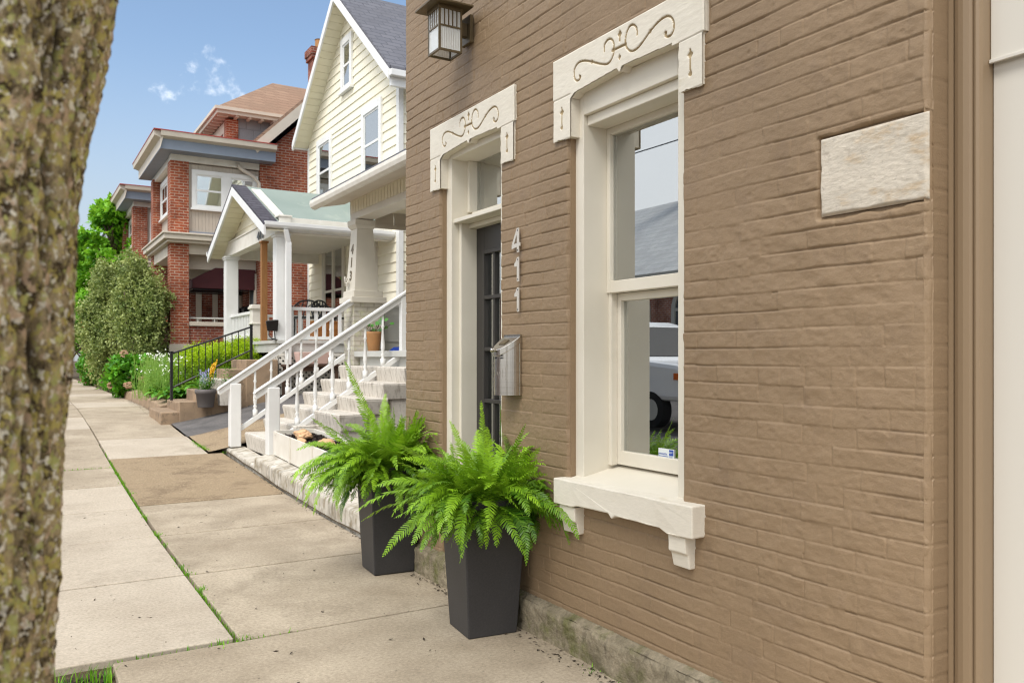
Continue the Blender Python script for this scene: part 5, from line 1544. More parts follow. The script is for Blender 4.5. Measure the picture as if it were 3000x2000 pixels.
# ------------------------------------------------------------------ red brick houses
def red_house(label):
    H = thing('brick_house', label, 'house', (5.6, 25, .5), 'red brick houses with two-storey front porches')
    Y0 = 22.6
    def b(name, mat, boxes, parent=H, bevel=0.0):
        m = MB()
        for x in boxes: m.box(*x)
        return m.build(name, mat, parent, bevel=bevel)
    # main body with raking side gable
    m = MB()
    m.prism([(5.64, .3), (16, .3), (16, 7.2), (9.6, 10.75), (6.0, 7.25), (5.64, 7.0)], 'y', Y0, Y0 + 7.6)
    m.build('wall', 'redbrick', H)
    m = MB()
    m.prism([(5.30, 7.05), (9.6, 11.30), (9.6, 11.38), (5.25, 7.10)], 'y', Y0 - .42, Y0 + 7.62); m.prism([(9.6, 11.30), (14, 7.05), (14, 7.13), (9.6, 11.38)], 'y', Y0 - .42, Y0 + 7.62)
    r_ = m.build('roof', 'brownsh', H)
    m = MB()
    m.prism([(5.46, 6.88), (9.6, 10.96), (9.6, 11.295), (5.32, 7.07)], 'y', Y0 - .44, Y0 - .40)
    m.build('rake_board', 'taupe', r_)
    m = MB(); m.prism([(5.42, 6.98), (5.2, 7.02), (5.2, 7.16), (5.34, 7.16)], 'y', Y0 - .48, Y0 + 2.0); m.build('gutter', 'white', r_)
    # dormer with hip roof
    dx, dy0, dy1 = 5.30, 25.15, 28.6
    b('dormer_pier', 'redbrick', [(dx, 5.64, dy0, dy0 + .32, 6.9, 8.5)]); b('dormer_pier', 'redbrick', [(dx, 5.64, dy1 - .32, dy1, 6.9, 8.5)])
    b('dormer_side', shingle_mat('grey_slate_siding', (146, 150, 154), (132, 137, 142), (104, 106, 110), 0, .42, .36), [(5.641, 9.0, dy0 + .05, dy1 - .05, 6.9, 8.6)])
    m = MB(); P = PX(dx + .06)
    for k in range(4): m.boxP(P, dy0 + .40 + k * .66, dy0 + .50 + k * .66, 6.95, 8.45, 0, .05)
    m.boxP(P, dy0 + .33, dy1 - .33, 8.2, 8.5, 0, .045); m.boxP(P, dy0 + .33, dy1 - .33, 6.9, 7.3, 0, .03)
    dw = m.build('dormer_window', 'taupe', H)
    m = MB(); m.boxP(P, dy0 + .33, dy1 - .33, 7.3, 8.2, .005, .01); m.build('pane', 'interior', dw)
    ex, ey0, ey1, ez = 4.96, 24.75, 29.0, 8.60
    m = MB()
    ym = (ey0 + ey1) / 2; ap_ = (7.1, ym, 10.35); bk = (10.5, ym, 10.35)
    vs = [(ex, ey0, ez + .12), (ex, ey1, ez + .12), ap_, bk, (10.5, ey0, ez + .12), (10.5, ey1, ez + .12)]
    m.add(vs, [(0, 2, 1), (0, 4, 3, 2), (1, 2, 3, 5)])
    m.build('dormer_roof', 'brownsh', H)
    m = MB()
    m.box(ex, ex + .04, ey0, ey1, ez - .06, ez + .12); m.box(ex + .04, 7.2, ey0, ey0 + .04, ez - .06, ez + .12)
    m.box(ex + .04, 9.0, ey0 + .04, ey1, ez - .02, ez + .02)
    m.box(ex - .07, ex, ey0 - .07, ey1, ez + .04, ez + .13); m.box(ex, 7.2, ey0 - .07, ey0, ez + .04, ez + .13)
    for k in range(12): m.box(ex + .05, 5.3, ey0 + .2 + k * .36, ey0 + .28 + k * .36, ez - .10, ez - .021)
    for k in range(5): m.box(5.5 + k * .36, 5.58 + k * .36, ey0 + .05, dy0, ez - .10, ez - .021)
    m.build('dormer_eave', 'taupe', H)
    # chimney
    m = MB(); m.box(7.33, 7.85, 23.3, 23.8, 7.8, 10.1); m.box(7.28, 7.9, 23.25, 23.85, 10.1, 10.22); m.box(7.25, 7.93, 23.22, 23.88, 10.22, 10.42)
    ch = m.build('chimney', 'redbrick2', H)
    m = MB(); m.lathe([(.15, 0), (.13, .3), (.15, .32)], 7.6, 23.55, 14, 0, 10.42); m.build('chimney_pot', 'terra', ch)
    # two-storey porch
    x0, Y1 = 3.37, 26.15
    b('pillar', 'redbrick', [(x0, x0 + .45, Y0, Y0 + .45, 1.81, 4.40)]); b('pillar', 'redbrick', [(x0, x0 + .45, Y1 - .45, Y1, 1.81, 4.40)])
    b('pillar', 'redbrick', [(x0, x0 + .45, Y0 + .001, Y0 + .451, 4.70, 6.53)]); b('pillar', 'redbrick', [(x0, x0 + .45, Y1 - .45, Y1, 4.70, 6.60)])
    b('stone_base', 'taupe', [(x0 - .03, x0 + .47, Y0 - .03, Y0 + .47, 1.60, 1.809), (x0 + .47, 5.63, Y0 - .02, Y0 + .22, 1.60, 1.78), (x0 - .02, x0 + .22, Y0 + .47, Y1, 1.6, 1.78)], bevel=.01)
    b('foundation', M('rubble_stone_red_house', (170, 156, 134), (138, 124, 104), sc=4, rough=.95, bump=1, bsc=14, bd=.04), [(x0 + .02, 5.63, Y0 + .01, Y0 + .3, .3, 1.599), (x0 + .02, x0 + .3, Y0 + .3, Y1, .3, 1.599)])
    b('low_wall', 'redbrick2', [(x0 + .455, 5.63, Y0 + .06, Y0 + .26, 1.785, 2.28), (x0 + .06, x0 + .26, Y0 + .455, Y1 - .455, 1.785, 2.28)])
    b('coping', 'taupe', [(x0 + .455, 5.63, Y0 + .02, Y0 + .30, 2.281, 2.39), (x0 + .02, x0 + .30, Y0 + .455, Y1 - .455, 2.281, 2.39)], bevel=.008)
    m = MB(); m.tube([(x0 + .46, Y0 + .15, 2.49), (5.6, Y0 + .15, 2.49)], .022, 8)
    for k in range(5): m.tube([(x0 + .7 + k * .42, Y0 + .15, 2.39), (x0 + .7 + k * .42, Y0 + .15, 2.48)], .012, 6)
    m.build('pipe_rail', 'grey', H)
    b('porch_floor', 'grey', [(x0 + .3, 5.63, Y0 + .3, Y1 - .02, 1.70, 1.78)])
    b('beam', 'taupe', [(x0 + .451, 5.63, Y0 + .05, Y0 + .40, 4.15, 4.40), (x0 + .02, x0 + .42, Y0 + .451, Y1 - .451, 4.12, 4.40), (x0 + .1, 5.63, Y1 - .40, Y1 - .05, 3.80, 4.40)])
    b('inner_beam', 'taupe2', [(x0 + .46, 5.63, Y0 + .42, Y0 + .5, 3.80, 4.14)])
    # cornice between the storeys
    m = MB()
    for k, (o_, za, zb) in enumerate(((.10, 4.401, 4.47), (.19, 4.471, 4.60), (.23, 4.601, 4.65))):
        m.box(x0 - o_, 5.64, Y0 - o_ - .1, Y1 + o_, za, zb)
    m.build('cornice', 'taupe', H, bevel=.012)
    m = MB(); m.hexa([(x0 - .22, Y0 - .31, 4.652), (5.64, Y0 - .31, 4.652), (5.64, Y1 + .2, 4.652), (x0 - .22, Y1 + .2, 4.652), (x0 + .1, Y0 + .02, 4.70), (5.64, Y0 + .02, 4.70), (5.64, Y1, 4.70), (x0 + .1, Y1, 4.70)]); m.build('flashing', 'copper', H)
    # enclosed upper storey
    m = MB()
    n = 21
    for k in range(n):
        a = x0 + .452 + (5.63 - x0 - .452) * k / n; c_ = x0 + .452 + (5.63 - x0 - .452) * (k + .95) / n
        m.box(a, c_, Y0 + .10, Y0 + .15, 4.74, 6.50)
    m.box(x0 + .452, 5.63, Y0 + .115, Y0 + .25, 4.74, 6.50)
    for k in range(24):
        a = Y0 + .46 + (Y1 - Y0 - .92) * k / 24; m.box(x0 + .23, x0 + .28, a, a + (Y1 - Y0 - .92) / 24 * .95, 4.74, 6.50)
    m.box(x0 + .245, x0 + .4, Y0 + .455, Y1 - .455, 4.74, 6.5)
    m.build('sunroom_panelling', 'taupe2', H)
    b('sunroom_base', 'bluegrey', [(x0 + .46, 5.63, Y0 + .02, Y0 + .12, 4.70, 4.739)])
    P = PY(Y0 + .10)
    house_window(H, P, 3.90, 5.68 - .90, 5.36, 6.36, cas=.10, sill=True, curtain=[(0, 1, .62, .97), (.0, .3, 0, .5)], backing='curtain')
    house_window(H, P, 4.781, 5.60, 5.36, 6.36, cas=.10, sill=True, curtain=[(0, 1, .7, .97)], backing='interior')
    house_window(H, PX(x0 + .23), 23.10, 25.64, 5.40, 6.44, cas=.12, double=True, muntin=1, sill=True)
    b('frieze', 'whitew', [(x0 + .02, 5.63, Y0 + .04, Y0 + .4, 6.531, 6.70), (x0 + .04, x0 + .4, Y0 + .4, Y1 - .02, 6.531, 6.72)])
    # projecting flat roof
    m = MB(); m.box(x0 - .30, 5.95, Y0 - .42, Y1 + .3, 6.70, 6.95); m.build('fascia', 'bluegrey', H)
    m = MB()
    m.prism([(Y0 - .42, 6.9501), (Y0 - .56, 7.00), (Y0 - .58, 7.12), (Y0 - .40, 7.12)], 'x', x0 - .30, 5.95)
    m.prism([(x0 - .30, 6.72), (x0 - .301, 6.9501), (x0 - .44, 7.00), (x0 - .46, 7.12), (x0 - .2, 7.12)], 'y', Y0 - .5, Y1 + .3)
    m.build('crown_moulding', 'taupe', H)
    b('roof_edge', 'redmetal', [(x0 - .47, 5.95, Y0 - .59, Y1 + .32, 7.121, 7.145)])
    m = MB(); m.tube([(5.05, Y0 - .02, 6.62), (5.1, Y0 - .05, 6.50), (5.45, Y0 - .06, 6.32), (5.60, Y0 - .06, 6.15), (5.60, Y0 - .06, 4.9)], .05, 8); m.build('downspout', 'taupe', H, smooth=True)
    # porch back wall: door frames and a window
    P = PX(5.63)
    m = MB(); m.boxP(P, 22.95, 23.5, 1.78, 3.75, 0, .06); m.boxP(P, 24.6, 25.5, 1.78, 3.9, 0, .06); d_ = m.build('door', 'taupe', H)
    m = MB(); m.boxP(P, 23.05, 23.4, 1.9, 3.4, .061, .07); m.boxP(P, 24.7, 25.4, 1.9, 3.8, .061, .07); m.build('pane', 'interior', d_)
    # maroon awning under the porch ceiling
    m = MB()
    aw = [(3.98, 23.6), (5.60, 23.6)]
    m.prism([(5.60, 3.84), (4.55, 3.84), (3.98, 3.50), (3.98, 3.30), (5.60, 3.30)], 'y', 22.95, 22.96); m.prism([(5.60, 3.84), (4.55, 3.84), (3.98, 3.50), (3.98, 3.30), (5.60, 3.30)], 'y', 24.6, 24.61)
    m.hexa([(3.97, 22.96, 3.50), (4.55, 22.96, 3.835), (4.55, 24.6, 3.835), (3.97, 24.6, 3.50), (3.97, 22.96, 3.52), (4.55, 22.96, 3.855), (4.55, 24.6, 3.855), (3.97, 24.6, 3.52)])
    m.box(3.965, 3.98, 22.96, 24.6, 3.30, 3.50); m.box(4.55, 5.6, 22.96, 24.6, 3.835, 3.855)
    m.build('awning', 'maroon', H)
    m = MB()
    for y in (23.0, 23.8, 24.55): m.tube([(3.99, y, 3.27), (5.6, y, 3.27)], .015, 6)
    m.tube([(3.99, 22.97, 3.27), (3.99, 24.6, 3.27)], .015, 6)
    m.build('awning_frame', 'black', H)
    b('party_wall', 'redbrick2', [(4.35, 5.63, Y1 + .02, Y1 + .3, 1.7, 4.1)])
    b('party_wall_trim', 'taupe', [(4.62, 4.78, Y1 - .02, Y1 + .019, 1.7, 4.0), (5.1, 5.25, Y1 - .02, Y1 + .019, 1.7, 4.0)])
    return H
def kids(o): return [c for c in bpy.data.objects if c.parent == o]
def copy_tree(o, off, top=True, parent=None):
    c = o.copy(); COL.objects.link(c)
    if top: c.location = o.location + Vector(off)
    else: c.parent = parent
    for ch in kids(o): copy_tree(ch, off, False, c)
    return c
RH = red_house('red brick house with maroon porch awning and blue-grey roof fascia, right behind the yellow house')
bpy.context.view_layer.update()
RH2 = copy_tree(RH, (0, 7.9, 0.05))
RH2['label'] = 'farther red brick house, its porch top showing above the tall shrubs'
for k, (x, y) in enumerate(((5.58, 24.25), (5.58, 23.72), (5.58, 22.78))):
    m = MB(); m.box(x - .14, x, y - .14, y + .14, 2.42, 2.82); m.hexa([(x - .16, y - .15, 2.8205), (x, y - .15, 2.8205), (x, y + .15, 2.8205), (x - .16, y + .15, 2.8205), (x - .1, y - .15, 2.87), (x, y - .15, 2.92), (x, y + .15, 2.92), (x - .1, y + .15, 2.87)])
    tag(m.build('mailbox', 'black', None), ('small black mailbox on the red brick wall, farthest back under the awning', 'small black mailbox on the red brick wall in the middle of its row', 'small black mailbox on the red brick wall seen between the white porch columns')[k], 'mailbox', 'black mailboxes on the red brick wall')
GH = thing('grey_house', 'distant grey house beyond the red brick porches', 'house', (10, 46, .5))
m2 = MB(); m2.box(3.95, 12, 46, 54, .3, 7.9); m2.build('wall', shingle_mat('grey_block_siding', (170, 174, 178), (158, 163, 168), (140, 144, 150), 2, .8, .3), GH)
m2 = MB(); m2.prism([(45.9, 7.901), (54.1, 7.901), (54.1, 8.0), (45.9, 8.0)], 'x', 3.9, 12.2); m2.build('roof', 'greysh', GH)

# ------------------------------------------------------------------ foliage
def leafcloud(centres, n, size, seed, shell=0.55, squash=0.9, shade=(0.0, 1.0), topbright=0.35, gap=0.0, droop=0.2):
    """diamond leaves scattered in clumps through ellipsoid volumes; shade varies leaf by leaf, new growth outside and on top is lighter"""
    r = np.random.default_rng(seed)
    vol = np.array([c[3] * c[4] * c[5] for c in centres]) ** 0.75
    cnt = np.maximum(8, (n * vol / vol.sum()).astype(int))
    PV, PS, PO = [], [], []
    for (cx, cy, cz, rx, ry, rz), k in zip(centres, cnt):
        # clump centres on the shell
        nc = max(6, k // 26)
        d = r.normal(size=(nc, 3)); d /= np.linalg.norm(d, axis=1)[:, None]
        rad = shell + (1 - shell) * r.random(nc) ** 0.6
        rad *= 1 + 0.16 * r.normal(size=nc)
        cc = d * rad[:, None]
        idx = r.integers(0, nc, k)
        p = cc[idx] + r.normal(size=(k, 3)) * 0.13
        rr = np.linalg.norm(p, axis=1)
        PO.append(np.clip(rr, 0, 1.2)); PS.append(np.clip(0.5 + 0.5 * p[:, 2], 0, 1) * 0.0 + r.random(nc)[idx])
        PV.append(p * np.array([rx, ry, rz]) + np.array([cx, cy, cz]))
    P = np.concatenate(PV); S0 = np.concatenate(PS); O = np.concatenate(PO)
    k = len(P)
    a = r.normal(size=(k, 3)); a[:, 2] -= droop; a /= np.linalg.norm(a, axis=1)[:, None]
    nn = r.normal(size=(k, 3)); nn[:, 2] += 0.9
    b = np.cross(a, nn); b /= np.linalg.norm(b, axis=1)[:, None] + 1e-9
    nr = np.cross(a, b)
    L = size * (0.6 + 0.8 * r.random(k))[:, None]
    w = L * 0.30
    v0 = P; v1 = P + a * L * 0.5 + b * w + nr * L * 0.07; v2 = P + a * L; v3 = P + a * L * 0.5 - b * w + nr * L * 0.07
    V = np.stack([v0, v1, v2, v3], 1).reshape(-1, 3)
    F = np.arange(4 * k).reshape(-1, 4)
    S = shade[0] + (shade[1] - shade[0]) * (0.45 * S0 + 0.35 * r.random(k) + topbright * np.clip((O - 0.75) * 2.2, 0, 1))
    return V, F, np.repeat(np.clip(S, 0, 1), 4)
def plant(name, label, cat, base, mat, clouds, stems=(), stem_mat='bark2', group=None):
    t = thing(name, label, cat, base, group)
    V, F, A = [], [], []; o = 0
    for v, f, a in clouds:
        V.append(v); F.append(f + o); A.append(a); o += len(v)
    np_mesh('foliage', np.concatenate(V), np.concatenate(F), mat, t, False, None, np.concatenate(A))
    if stems:
        m = MB()
        for pts, r in stems: m.tube(pts, r, 7)
        m.build('stem' if name != 'tree' else 'trunk', stem_mat, t, smooth=True)
    return t
MT['bark2'] = M('grey_brown_stems', (110, 96, 78), (86, 74, 60), sc=20, rough=.9)
MT['shrubleaf'] = leaf_mat('shrub_leaf', (56, 92, 36), (192, 200, 126), .5, .2)
MT['hydleaf'] = leaf_mat('broad_leaf', (34, 96, 24), (104, 178, 44), .4, .3)
MT['hostaleaf'] = leaf_mat('hosta_leaf', (40, 106, 26), (120, 184, 66), .4, .3)
MT['hedgeleaf'] = leaf_mat('hedge_leaf', (52, 100, 10), (186, 214, 22), .5, .35)
MT['treeleaf'] = leaf_mat('spring_tree_leaf', (56, 130, 24), (148, 210, 56), .5, .4)
MT['daisyleaf'] = leaf_mat('weed_leaf', (80, 136, 50), (176, 208, 110), .5, .35)
MT['petalwhite'] = M('white_petals', (236, 236, 226), (226, 228, 214), rough=.6)
MT['petalyellow'] = M('yellow_petals', (240, 184, 30), (246, 206, 60), sc=40, rough=.6)
MT['petalviolet'] = M('lavender_petals', (176, 176, 226), (196, 196, 236), sc=40, rough=.6)
MT['petaldry'] = M('dry_flowerheads', (204, 172, 142), (184, 150, 122), sc=30, rough=.9)

def gzf(y): return gz(y)
rg = random.Random(12)
def stemset(cx, cy, z0, h, n, spread, r):
    out = []
    for k in range(n):
        a = rg.uniform(0, 6.28); s_ = rg.uniform(.3, 1) * spread
        out.append(([(cx + .1 * math.cos(a), cy + .1 * math.sin(a), z0), (cx + s_ * .4 * math.cos(a), cy + s_ * .4 * math.sin(a), z0 + h * .5), (cx + s_ * math.cos(a + .3), cy + s_ * math.sin(a + .3), z0 + h)], [r, r * .7, r * .3]))
    return out
def lumps(cx, cy, cz, rx, ry, rz, n, seed, k=.45):
    r = random.Random(seed); out = [(cx, cy, cz, rx * .8, ry * .8, rz * .85)]
    for i in range(n):
        a = r.uniform(0, 6.28); e = r.uniform(-.9, 1.2)
        s_ = r.uniform(.75, 1.05)
        out.append((cx + rx * .62 * s_ * math.cos(a) * math.cos(e), cy + ry * .62 * s_ * math.sin(a) * math.cos(e), cz + rz * .72 * s_ * math.sin(e), rx * k * r.uniform(.7, 1.15), ry * k * r.uniform(.7, 1.15), rz * k * r.uniform(.6, 1.0)))
    return out
C1 = lumps(2.72, 23.0, 2.2, .74, 1.0, 1.75, 16, 1)
C1 += [(2.42, 22.9, 3.75, .30, .4, .42), (2.7, 23.2, 3.6, .28, .35, .40), (3.3, 22.8, 2.85, .24, .4, .3)]
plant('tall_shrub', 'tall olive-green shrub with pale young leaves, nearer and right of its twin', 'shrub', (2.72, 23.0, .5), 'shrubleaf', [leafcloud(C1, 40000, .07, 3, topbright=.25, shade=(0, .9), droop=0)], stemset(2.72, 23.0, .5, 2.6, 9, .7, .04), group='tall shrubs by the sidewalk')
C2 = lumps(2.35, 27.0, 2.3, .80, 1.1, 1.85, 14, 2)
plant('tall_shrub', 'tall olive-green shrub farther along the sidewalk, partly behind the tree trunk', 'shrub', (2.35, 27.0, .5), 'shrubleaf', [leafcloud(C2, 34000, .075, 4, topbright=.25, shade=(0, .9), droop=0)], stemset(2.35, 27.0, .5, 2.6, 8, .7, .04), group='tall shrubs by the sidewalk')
C3 = lumps(2.30, 21.6, .98, .60, .8, .55, 9, 5)
t = plant('hydrangea', 'leafy hydrangea with dry brown flowerheads overhanging the sidewalk edge', 'shrub', (2.3, 21.6, .5), 'hydleaf', [leafcloud(C3, 5200, .125, 6, topbright=.5)], stemset(2.3, 21.6, .5, .6, 8, .4, .012), group='broad-leaved bushes by the sidewalk')
m = MB()
for (x, y, z) in ((2.15, 21.2, 1.55), (2.2, 20.9, .82), (2.5, 20.85, .95), (1.9, 21.4, .8)):
    for q in range(26):
        d = Vector((rg.gauss(0, 1), rg.gauss(0, 1), rg.gauss(0, 1))).normalized() * .075
        c = Vector((x, y, z)) + d; s_ = .026
        m.hexa([(c.x - s_, c.y - s_, c.z - s_ * .5), (c.x + s_, c.y - s_, c.z - s_ * .5), (c.x + s_, c.y + s_, c.z - s_ * .5), (c.x - s_, c.y + s_, c.z - s_ * .5), (c.x - s_, c.y - s_, c.z + s_ * .5), (c.x + s_, c.y - s_, c.z + s_ * .5), (c.x + s_, c.y + s_, c.z + s_ * .5), (c.x - s_, c.y + s_, c.z + s_ * .5)])
m.build('flowerhead', 'petaldry', t)
C4 = lumps(2.2, 31.0, 1.1, .55, .9, .68, 8, 7)
plant('leafy_bush', 'rounded deep green bush at the far end of the planting', 'shrub', (2.2, 31, .5), 'hydleaf', [leafcloud(C4, 5200, .11, 8, shade=(0, .8))], stemset(2.2, 31, .5, .6, 6, .4, .012), group='broad-leaved bushes by the sidewalk')

# clipped hedge behind the iron rail: two mounds
for k, (cx, cy, cz, rx, ry, rz, lb) in enumerate(((3.25, 17.6, 1.12, .66, 1.0, .62, 'clipped yellow-green hedge mound, lower and left of its neighbour'), (3.72, 16.75, 1.32, .66, .80, .52, 'clipped yellow-green hedge mound against the white porch'))):
    ce = lumps(cx, cy, cz, rx, ry, rz, 14, 20 + k, .5)
    v, f, a = leafcloud(ce, 46000, .034, 30 + k, shell=.72, topbright=.15, shade=(0, .55))
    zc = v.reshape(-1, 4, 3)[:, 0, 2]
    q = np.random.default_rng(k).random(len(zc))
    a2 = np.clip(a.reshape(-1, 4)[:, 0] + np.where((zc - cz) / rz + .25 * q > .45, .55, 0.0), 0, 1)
    plant('hedge', lb, 'hedge', (cx, cy, .5), 'hedgeleaf', [(v, f, np.repeat(a2, 4))], stemset(cx, cy, .5, .5, 6, .4, .02), group='clipped hedge mounds')

# hostas and daisies in the bed
def hosta(cx, cy, z0, rad, n, seed, label):
    r = random.Random(seed); V, F, A = [], [], []
    for k in range(n):
        a = r.uniform(0, 6.28); L = rad * r.uniform(.6, 1.1); w = L * r.uniform(.20, .28); el = r.uniform(.5, 1.15)
        p = Vector((cx + r.uniform(-.06, .06), cy + r.uniform(-.06, .06), z0)); sh = r.random(); prev = None
        for i in range(6):
            f_ = i / 5; e = el - 1.7 * f_ ** 1.4
            d = Vector((math.cos(a) * math.cos(e), math.sin(a) * math.cos(e), math.sin(e)))
            s_ = Vector((-math.sin(a), math.cos(a), 0)) * w * (math.sin(math.pi * (.12 + .88 * f_)) if i < 5 else 0.02) * (0.25 if i == 0 else 1)
            cur = (p - s_ + Vector((0, 0, .25 * s_.length)), p, p + s_ + Vector((0, 0, .25 * s_.length)))
            if prev:
                for q in (0, 1):
                    m0 = len(V); V.extend([tuple(prev[q]), tuple(prev[q + 1]), tuple(cur[q + 1]), tuple(cur[q])]); A.extend([sh] * 4); F.append((m0, m0 + 1, m0 + 2, m0 + 3))
            prev = cur; p = p + d * L / 5
    return np.array(V), np.array(F), np.array(A)
hp = [(2.55, 16.25, .75, .34), (2.62, 16.7, .72, .36), (2.45, 17.2, .75, .32), (2.95, 16.0, .85, .34), (2.5, 17.8, .75, .3), (3.2, 15.98, .95, .28)]
hl = ['big-leaved hosta beside the foot of the iron rail', 'hosta clump behind the foot of the iron rail', 'hosta clump just right of the white daisies', 'hosta between the rail and the hedge', 'hosta at the foot of the white daisies', 'small hosta next to the pale step']
for k, (x, y, z, r_) in enumerate(hp):
    v, f, a = hosta(x, y, z - .05, r_ * 1.2, 56, 40 + k, '')
    tag(np_mesh('hosta', v, f, 'hostaleaf', None, False, None, a), hl[k], 'plant', 'hostas in the garden bed')
t = thing('daisy_clump', 'loose clump of white daisies above pale green leaves', 'flowers', (2.6, 18.1, .7))
r = np.random.default_rng(77)
V, F, A, PVt = [], [], [], MB()
for k in range(620):
    x = 2.62 + r.normal() * .20; y = 18.1 + r.normal() * .55; h = r.uniform(.35, .95)
    a = r.uniform(0, 6.28); lean = r.uniform(0, .22)
    p0 = np.array([x, y, .62]); p1 = np.array([x + lean * math.cos(a), y + lean * math.sin(a), .62 + h])
    n = len(V); w = .004
    V += [p0 - [w, 0, 0], p0 + [w, 0, 0], p1 + [w, 0, 0], p1 - [w, 0, 0]]; A += [.5] * 4; F.append((n, n + 1, n + 2, n + 3))
    for q in range(9):
        f_ = r.uniform(.1, .95); c = p0 + (p1 - p0) * f_; b_ = r.uniform(0, 6.28); L = r.uniform(.05, .12) * (1.2 - .6 * f_)
        d = np.array([math.cos(b_), math.sin(b_), r.uniform(-.1, .8)]) * L; s_ = np.array([-math.sin(b_), math.cos(b_), .2]) * .010
        n = len(V); V += [c, c + d * .5 + s_, c + d, c + d * .5 - s_]; A += [r.random()] * 4; F.append((n, n + 1, n + 2, n + 3))
    if r.random() < .13 and h > .5:
        for q in range(3):
            c = p1 + r.normal(size=3) * .03; R_ = .014
            PVt.add([(c[0], c[1], c[2])] + [(c[0] + R_ * math.cos(z), c[1] + R_ * math.sin(z) * .8, c[2] + R_ * math.sin(z) * .7) for z in np.linspace(0, 6.28, 7)[:-1]], [(0, i + 1, (i + 1) % 6 + 1) for i in range(6)])
np_mesh('leaves', np.array(V), np.array(F), 'daisyleaf', t, False, None, A)
PVt.build('blossoms', 'petalwhite', t, recalc=False)

# potted flowers by the steps
t = thing('flower_pot', 'grey plastic pot of yellow and lavender flowers on the bottom step', 'flower pot', (2.62, 14.42, .5))
m = MB(); m.lathe([(.12, 0), (.125, .01), (.155, .22), (.17, .225), (.172, .30), (.158, .30), (.15, .24)], 2.68, 14.30, 24, 0, .64); m.build('pot', 'greypot', t, smooth=True)
m = MB(); m.lathe([(.10, 0), (.15, 0.01)], 2.68, 14.30, 20, 0, .90); m.build('soil', 'soil', t)
V, F, A = [], [], []
my, mv = MB(), MB()
for k in range(120):
    a = rg.uniform(0, 6.28); l = rg.uniform(0, .10); x, y = 2.68 + l * math.cos(a), 14.30 + l * math.sin(a); h = rg.uniform(.12, .34)
    tx, ty = x + .08 * math.cos(a), y + .08 * math.sin(a)
    for q in range(8):
        f_ = q / 8; c = Vector((x + (tx - x) * f_, y + (ty - y) * f_, .90 + h * f_)); b_ = rg.uniform(0, 6.28)
        d = Vector((math.cos(b_), math.sin(b_), .6)) * .05; s_ = Vector((-math.sin(b_), math.cos(b_), 0)) * .006; n = len(V)
        V += [tuple(c), tuple(c + d * .5 + s_), tuple(c + d), tuple(c + d * .5 - s_)]; A += [rg.random()] * 4; F.append((n, n + 1, n + 2, n + 3))
def spike(mb, bx, by, bz, tx, ty, tz, n, sz):
    for q in range(n):
        f_ = q / n; c = Vector((bx + (tx - bx) * f_, by + (ty - by) * f_, bz + (tz - bz) * f_)) + Vector((rg.gauss(0, 1), rg.gauss(0, 1), rg.gauss(0, .5))) * .012 * (1.2 - f_)
        u = Vector((rg.gauss(0, 1), rg.gauss(0, 1), rg.gauss(0, 1))).normalized(); w = u.orthogonal().normalized() * sz; u = u.cross(w).normalized() * sz
        mb.add([c - u, c + w, c + u, c - w], [(0, 1, 2, 3)])
for (dx_, dy_) in ((.10, .0), (.13, .02), (.08, .04), (.15, -.02)): spike(my, 2.68 + dx_ * .6, 14.30, 1.08, 2.68 + dx_ + .03, 14.30 + dy_, 1.40 + rg.uniform(-.05, .05), 50, .012)
for (dx_, dy_) in ((-.05, 0), (-.01, .05), (-.08, .03), (.04, -.05), (.16, .04), (.0, -.03)): spike(mv, 2.68 + dx_ * .7, 14.30 + dy_, 1.02, 2.68 + dx_, 14.30 + dy_, 1.24 + rg.uniform(-.04, .06), 50, .010)
np_mesh('leaves', np.array(V), np.array(F), 'hydleaf', t, False, None, A)
my.build('yellow_blossom', 'petalyellow', t, recalc=False); mv.build('lavender_blossom', 'petalviolet', t, recalc=False)
t = thing('flower_pot', 'square pale stone pot with thin green stems behind the stair post', 'flower pot', (3.0, 14.35, .6))
m = MB(); m.hexa([(2.90, 14.22, .66), (3.13, 14.22, .66), (3.13, 14.42, .66), (2.90, 14.42, .66), (2.88, 14.20, .96), (3.15, 14.20, .96), (3.15, 14.42, .96), (2.88, 14.42, .96)]); m.build('pot', 'step', t, bevel=.01)
V, F, A = [], [], []
for k in range(160):
    a = rg.uniform(0, 6.28); l = rg.uniform(0, .16); h = rg.uniform(.02, .34); c = Vector((3.01 + l * math.cos(a), 14.31 + l * .7 * math.sin(a), .96 + h)); b_ = rg.uniform(0, 6.28)
    d = Vector((math.cos(b_), math.sin(b_), .3)) * .05; s_ = Vector((-math.sin(b_), math.cos(b_), 0)) * .014; n = len(V)
    V += [tuple(c), tuple(c + d * .5 + s_), tuple(c + d), tuple(c + d * .5 - s_)]; A += [rg.random()] * 4; F.append((n, n + 1, n + 2, n + 3))
np_mesh('leaves', np.array(V), np.array(F), 'hydleaf', t, False, None, A)

